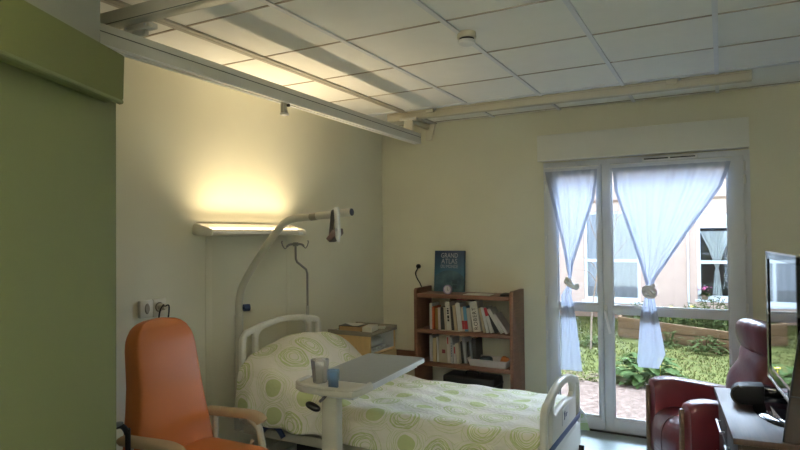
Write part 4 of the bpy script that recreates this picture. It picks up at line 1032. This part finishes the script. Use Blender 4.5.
def leaf(bm, p, d, up, ln, w, droop=.3, seg=3):
    d = V(d).normalized(); s = d.cross(V(up)).normalized(); n = s.cross(d)
    prev = None
    for k in range(seg + 1):
        u = k / seg; c = V(p) + d * ln * u - V((0, 0, 1)) * droop * ln * u * u
        ww = w * math.sin(PI * min(.98, .12 + .86 * u)) 
        a, m_, b = c - s * ww + n * ww * .25, c, c + s * ww + n * ww * .25
        cur = [bm.verts.new(q) for q in (a, m_, b)]
        if prev:
            bm.faces.new((prev[0], prev[1], cur[1], cur[0])); bm.faces.new((prev[1], prev[2], cur[2], cur[1]))
        prev = cur
bm = BM()
for k in range(260):
    x = rnd.uniform(-2.9, -.55); y = rnd.uniform(6.93, 7.3); a = rnd.random() * 6.28
    leaf(bm, (x, y, -.02 + rnd.random() * .05), (math.cos(a), math.sin(a), rnd.uniform(-.2, .5)), (0, 0, 1), rnd.uniform(.04, .09), rnd.uniform(.012, .028), .3, 2)
tag(obj('leaf_litter', bm, M['litter']), 'strip of dry brown leaves along the edge of the patio', 'leaves', kind='stuff')
def leafy(name, label, cat, c, rad, h, n, ln, w, m, seed, up=.6, group=None, stems=6):
    r_ = random.Random(seed); e = thing(name, label, cat, c, group=group)
    b = BM()
    for k in range(n):
        a = r_.random() * 6.28; q = math.sqrt(r_.random()) * rad; z = h * (.15 + .85 * r_.random()) * (1 - .55 * (q / rad) ** 2)
        leaf(b, (math.cos(a) * q * .8, math.sin(a) * q * .8, z * .85), (math.cos(a + r_.uniform(-.8, .8)), math.sin(a + r_.uniform(-.8, .8)), r_.uniform(-.1, up)), (0, 0, 1), ln * r_.uniform(.7, 1.2), w * r_.uniform(.7, 1.2), .35)
    obj('foliage', b, m, e, local=True)
    obj('stem', merge(*[tube([(0, 0, -.02), (math.cos(k * 2.4) * rad * .3, math.sin(k * 2.4) * rad * .3, h * .45), (math.cos(k * 2.4) * rad * .55, math.sin(k * 2.4) * rad * .55, h * .75)], .006, 6, 3) for k in range(stems)]), M['leaf2'], e, local=True)
    return e
leafy('leafy_plant', 'big leafy green plant at the patio edge behind the right door pane', 'plant', (-.80, 7.28, -.03), .40, .36, 120, .17, .062, M['leaf1'], 5, .5)
leafy('leafy_plant', 'low weed growing in the lawn left of the timber planter', 'plant', (-1.75, 9.3, -.03), .22, .16, 60, .10, .03, M['leaf2'], 9)
leafy('leafy_plant', 'low weed growing at the foot of the timber planter, right part', 'plant', (-.22, 9.38, -.03), .26, .28, 90, .10, .03, M['leaf2'], 12)
leafy('leafy_plant', 'tall thistle-like weed in front of the timber planter, just right of the long curtain tail', 'plant', (-.70, 9.5, -.03), .14, .32, 40, .11, .025, M['leaf2'], 14)
# timber planter
pb = thing('timber_planter', 'low weathered timber planter edging behind the lawn', 'planter', (-.5, 9.75, -.04))
pdir = V((1.32, -.39, 0)).normalized(); pang = math.atan2(pdir.y, pdir.x)
for k, (za, zb) in enumerate(((-.04, .14), (.143, .32))):
    pr = [(0, za), (2.9, za), (2.9, zb - (.13 if k else .03)), (0, zb)]
    obj('board', xf(prism(pr, 'y', -.02, .02, .004), T(-1.46, 10.03, 0) @ R(pang, 'Z')), M['plank'], pb)
obj('end_board', merge(box(-1.49, -1.45, 10.03, 11.2, -.04, .14, .004), box(-1.49, -1.45, 10.03, 11.2, .143, .32, .004)), M['plank'], pb)
for t in (.02, 1.0, 2.0):
    q = V((-1.46, 10.03, 0)) + pdir * t
    obj('post', xf(box(-.03, .03, .022, .08, -.05, .30 - .04 * t, .004), T(q.x, q.y, 0) @ R(pang, 'Z')), M['plank'], pb)
struct('planting_bed', prism([(-1.44, 10.06), (1.4, 9.22), (2.4, 9.0), (2.4, 12.3), (-1.44, 12.3)], 'z', -.15, .15), M['soil'], smooth=False)
sg = 'shrubs behind the timber planter'
desc = ['leftmost', 'second from the left', 'third from the left', 'fourth from the left', 'fifth from the left', 'sixth from the left', 'rightmost']
for k, (x, y) in enumerate(((-1.15, 10.35), (-.75, 10.25), (-.35, 10.15), (.05, 10.0), (.45, 9.85), (-.15, 10.9), (.9, 9.75))):
    leafy('shrub', 'green shrub behind the timber planter, ' + ['at its left end', 'second along from its left end', 'beside the white downpipe', 'below the tied curtain of the house opposite', 'past the right stile of the door', 'tallest and set back near the house wall', 'furthest right along the planter'][k], 'shrub', (x, y, .14), .33, (.50, .44, .54, .52, .50, .60, .52)[k], 300, .075, .026, M['leaf2'], 20 + k, group=sg)
M['yellow'] = mat('yellow_petals', (.62, .46, .03), .6)
for k, (x, y, z) in enumerate(((-.72, 10.12, .50), (-.42, 10.0, .53), (-.52, 10.15, .48), (-.62, 7.1, .25))):
    solo('flower', merge(xf(lathe([(0, .008), (.022, .012), (.028, .004), (0, 0)], 10), T(x, y, z)), tube([(x, y, z), (x, y + .01, z - .2)], .004, 6)), M['yellow'], ['yellow flower on the shrubs, leftmost of three', 'yellow flower on the shrubs, highest one', 'yellow flower on the shrubs, middle one', 'yellow flower beside the big leafy plant at the patio edge'][k], 'flower')

# neighbouring building
HY = 12.5
bl = thing('building', 'pink rendered building opposite with white framed windows', 'building', (-1.5, HY + .2, 0))
loops = [[(-8, -.3), (5, -.3), (5, 4.6), (-8, 4.6)], [(-2.50, .27), (-1.42, .27), (-1.42, 2.10), (-2.50, 2.10)], [(-.42, .40), (.56, .40), (.56, 2.02), (-.42, 2.02)]]
Rm = Matrix(((1, 0, 0, 0), (0, 0, -1, 0), (0, 1, 0, 0), (0, 0, 0, 1)))
obj('facade', xf(plate(loops, .30, .005), T(0, HY + .15, 0) @ Rm), M['pinkw'], bl, smooth=False)
obj('plinth', box(-8, 5, HY - .02, HY + .0, -.3, .20), M['pinkt'], bl, smooth=False)
obj('interior', merge(box(-3.2, 1.5, HY + 2.4, HY + 2.5, -.1, 2.6), box(-3.2, 1.5, HY + .3, HY + 2.4, -.2, -.1), box(-3.2, 1.5, HY + .3, HY + 2.4, 2.55, 2.6), box(-3.25, -3.2, HY + .3, HY + 2.5, -.1, 2.6), box(1.5, 1.55, HY + .3, HY + 2.5, -.1, 2.6)), mat('interior_grey', (.16, .145, .13), .9), bl, smooth=False)
def bwin(x0, x1, z0, z1, zt, shutter, mull, panem):
    m_ = (x0 + x1) / 2
    w = obj('window', framebm(x0, x1, HY + .05, HY + .11, z0, z1, .06, .06, .07, .05, [(zt - .03, zt + .03)], [(m_ - .03, m_ + .03)] if mull else []), M['pvc'], bl, smooth=False)
    obj('pane', box(x0 + .05, x1 - .05, HY + .075, HY + .08, z0 + .05, z1 - .04), panem, w, smooth=False)
    obj('sill', box(x0 - .04, x1 + .04, HY - .04, HY + .06, z0 - .04, z0), M['pvc'], w, smooth=False)
    return w
w1 = bwin(-2.50, -1.42, .30, 2.10, 1.11, False, True, M['paneb'])
obj('net_curtain', gridsurf(lambda u, v: (-2.44 + .96 * u, HY + .10 + .008 * math.sin(50 * u), .33 + 1.72 * v), 80, 2), sheer('grey_net', (.50, .51, .54), .02, .05), w1)
w2 = bwin(-.42, .56, .40, 1.79, 1.10, True, False, M['pane'])
ss = obj('shutter', merge(*[box(-.42, .56, HY + .03, HY + .06, 1.79 + .038 * q, 1.79 + .038 * q + .035, .004) for q in range(6)]), M['pvc'], w2, smooth=False)
def tied(u, v):
    z = 1.68 - 1.22 * u
    hw = interp([(.46, .10), (.9, .055), (.98, .03), (1.35, .16), (1.68, .33)], z)
    return (-.09 + hw * .85 * (2 * v - 1), HY + .16 + .02 * math.sin(28 * v + 2 * u), z)
obj('tied_curtain', gridsurf(tied, 40, 40), sheer('white_net', (.9, .9, .9), .12, .2), w2)
obj('downpipe', merge(tube([(-.57, HY - .03, .1), (-.57, HY - .03, 4.5)], .018, 10)), M['pvc'], bl)
obj('string_course', box(-8, 5, HY - .025, HY + .0, 2.28, 2.33), M['pinkt'], bl, smooth=False)
ch = thing('indoor_chair', 'dark green chair inside the opposite room, right of the tied curtain', 'chair', (.36, HY + .9, -.1))
obj('seat', box(-.2, .2, -.2, .2, .42, .46, .01), M['blue'], ch, local=True)
obj('backrest', box(-.2, .2, .17, .2, .70, .98, .01), M['blue'], ch, local=True)
for x in (-.18, .18):
    for y in (-.18, .18): obj('leg', box(x - .02, x + .02, y - .02, y + .02, 0, .42 if y < 0 else .75), M['blue'], ch, local=True, smooth=False)
fp_ = thing('flower_pot', 'pot of pink flowers on the sill of the opposite window', 'potted flowers', (-.30, HY - .01, .40))
obj('pot', lathe([(0, 0), (.05, 0), (.065, .09), (.06, .09), (.055, .08), (0, .08)], 16), M['pinkt'], fp_, local=True)
b = BM(); r_ = random.Random(4)
for k in range(70):
    a = r_.random() * 6.28; leaf(b, (0, 0, .09), (math.cos(a), math.sin(a), r_.uniform(0, 1)), (0, 0, 1), r_.uniform(.07, .13), .03, .4)
obj('foliage', b, M['leaf1'], fp_, local=True)
b = BM()
for k in range(26):
    a = r_.random() * 6.28; q = r_.random() * .10
    leaf(b, (math.cos(a) * q, math.sin(a) * q, .17 + r_.random() * .06), (math.cos(a * 3), math.sin(a * 3), .6), (0, 0, 1), .05, .022, .2, 2)
obj('petals', b, mat('pink_petals', (.70, .16, .36), .6), fp_, local=True)

sp_l = thing('sapling', 'thin bare sapling on the lawn seen through the left door pane', 'sapling', (-1.72, 9.0, -.04))
obj('trunk', tube([(-1.72, 9.0, -.05), (-1.69, 9.0, .56), (-1.60, 9.0, 1.12), (-1.54, 9.0, 1.56), (-1.50, 9.0, 1.95), (-1.42, 9.02, 2.6)], .012, 8, 4, radii=(.014, .005)), M['bark'], sp_l)
for p in ([(-1.60, 9, 1.12), (-1.72, 9.02, 1.25), (-1.85, 9.05, 1.32)], [(-1.56, 9, 1.45), (-1.68, 9, 1.75), (-1.78, 9.0, 2.2), (-1.92, 9.0, 2.5)], [(-1.57, 9, 1.35), (-1.45, 9, 1.5), (-1.33, 9, 1.85), (-1.28, 9.02, 2.3)], [(-1.52, 9, 1.7), (-1.40, 9, 1.80), (-1.22, 9.02, 1.98)], [(-1.63, 9, .95), (-1.75, 9, 1.10), (-1.95, 9.03, 1.12)], [(-1.55, 9, 1.5), (-1.60, 9.02, 1.8), (-1.62, 9.05, 2.3)], [(-1.58, 9, 1.22), (-1.40, 9, 1.3), (-1.20, 9, 1.55)]):
    obj('branch', tube(p, .005, 6, 4, radii=(.006, .002)), M['bark'], sp_l)
solo('stake', tube([(-1.87, 7.55, -.04), (-1.86, 7.56, .42)], .018, 8), M['plank'], 'short tan wooden stake at the patio edge left of the curtain tail', 'stake')

# ------------------------------------------------------------------ lights
def area(name, loc, rot, sx, sy, power, col, spread=PI):
    l = bpy.data.lights.new(name, 'AREA'); l.shape = 'RECTANGLE'; l.size = sx; l.size_y = sy; l.energy = power; l.color = col; l.spread = spread
    o = bpy.data.objects.new(name, l); COL.objects.link(o); o.location = loc; o.rotation_euler = rot
    return o
area('bed_lamp_light', (XL + .145, 3.205, 1.712), (PI + math.radians(8), 0, PI / 2), .93, .06, LAMP := 5.2, (1.0, .80, .50), 2.25)
cl = thing('wall_lamp', 'added unseen cream uplighter on the entrance wall behind the viewer, filling the room with light', 'lamp', (.1, YF + .09, 1.78))  # added fixture out of view, holds the fill light for the room
obj('added_fill_shade', prism([(YF + .16, 1.86), (YF + .15, 1.80), (YF + .10, 1.78), (YF, 1.78), (YF, 1.86), (YF + .012, 1.86), (YF + .012, 1.795), (YF + .10, 1.795), (YF + .14, 1.81), (YF + .15, 1.86)], 'x', -.3, .5), M['lampb'], cl)
obj('tube', tube([(-.25, YF + .08, 1.82), (.45, YF + .08, 1.82)], .013, 14), glow('added_fill_tube', (1.0, .92, .80), 4), cl)
area('added_fill_light', (.1, YF + .08, 1.85), (PI - math.radians(-25), 0, 0), .7, .10, FILL := 190.0, (1.0, .98, .95), 2.6)
pt_ = area('window_portal', (-.585, 5.42, 1.15), (PI / 2, 0, PI), 1.6, 2.3, 1, (1, 1, 1)); pt_.rotation_euler = (-PI / 2, 0, 0)
pt_.data.cycles.is_portal = True
SKY0, SKY1 = 3.0, 49.0      # open sky behind the viewer; brightened beyond the house opposite to light the room
w = bpy.data.worlds.new('sky'); S.world = w; w.use_nodes = True
nt = w.node_tree; bg = nt.nodes['Background']
tc = nt.nodes.new('ShaderNodeTexCoord'); dt = nt.nodes.new('ShaderNodeVectorMath'); dt.operation = 'DOT_PRODUCT'
dt.inputs[1].default_value = (.05, .80, .60); nt.links.new(tc.outputs['Generated'], dt.inputs[0])
mr = nt.nodes.new('ShaderNodeMapRange'); mr.interpolation_type = 'SMOOTHSTEP'
mr.inputs['From Min'].default_value = .45; mr.inputs['From Max'].default_value = 1.0
mr.inputs['To Min'].default_value = SKY0; mr.inputs['To Max'].default_value = SKY1
nt.links.new(dt.outputs['Value'], mr.inputs['Value']); nt.links.new(mr.outputs['Result'], bg.inputs['Strength'])
bg.inputs['Color'].default_value = (.64, .79, 1.0, 1)

# ------------------------------------------------------------------ camera
f_, yaw, p_, r_ = 591.53, .4979, .0184, -.0099
fw = V((-math.sin(yaw) * math.cos(p_), math.cos(yaw) * math.cos(p_), math.sin(p_)))
ri = V((math.cos(yaw), math.sin(yaw), 0)); up = ri.cross(fw)
ri, up = ri * math.cos(r_) + up * math.sin(r_), up * math.cos(r_) - ri * math.sin(r_)
cam = bpy.data.cameras.new('camera'); co = bpy.data.objects.new('camera', cam); COL.objects.link(co)
co.matrix_world = Matrix(((ri.x, up.x, -fw.x, 0), (ri.y, up.y, -fw.y, 0), (ri.z, up.z, -fw.z, 1.65), (0, 0, 0, 1)))
cam.sensor_fit = 'HORIZONTAL'; cam.sensor_width = 36; cam.lens = f_ / 800 * 36; cam.clip_start = .02
S.camera = co
S.view_settings.view_transform = 'Standard'; S.view_settings.look = 'None'
S.view_settings.gamma = 1; S.view_settings.use_curve_mapping = False
S.view_settings.exposure = 0.74
S.cycles.use_denoising = True
S.cycles.max_bounces = 10; S.cycles.diffuse_bounces = 6; S.cycles.transparent_max_bounces = 16
S.cycles.sample_clamp_indirect = 6; S.cycles.caustics_reflective = False; S.cycles.caustics_refractive = False
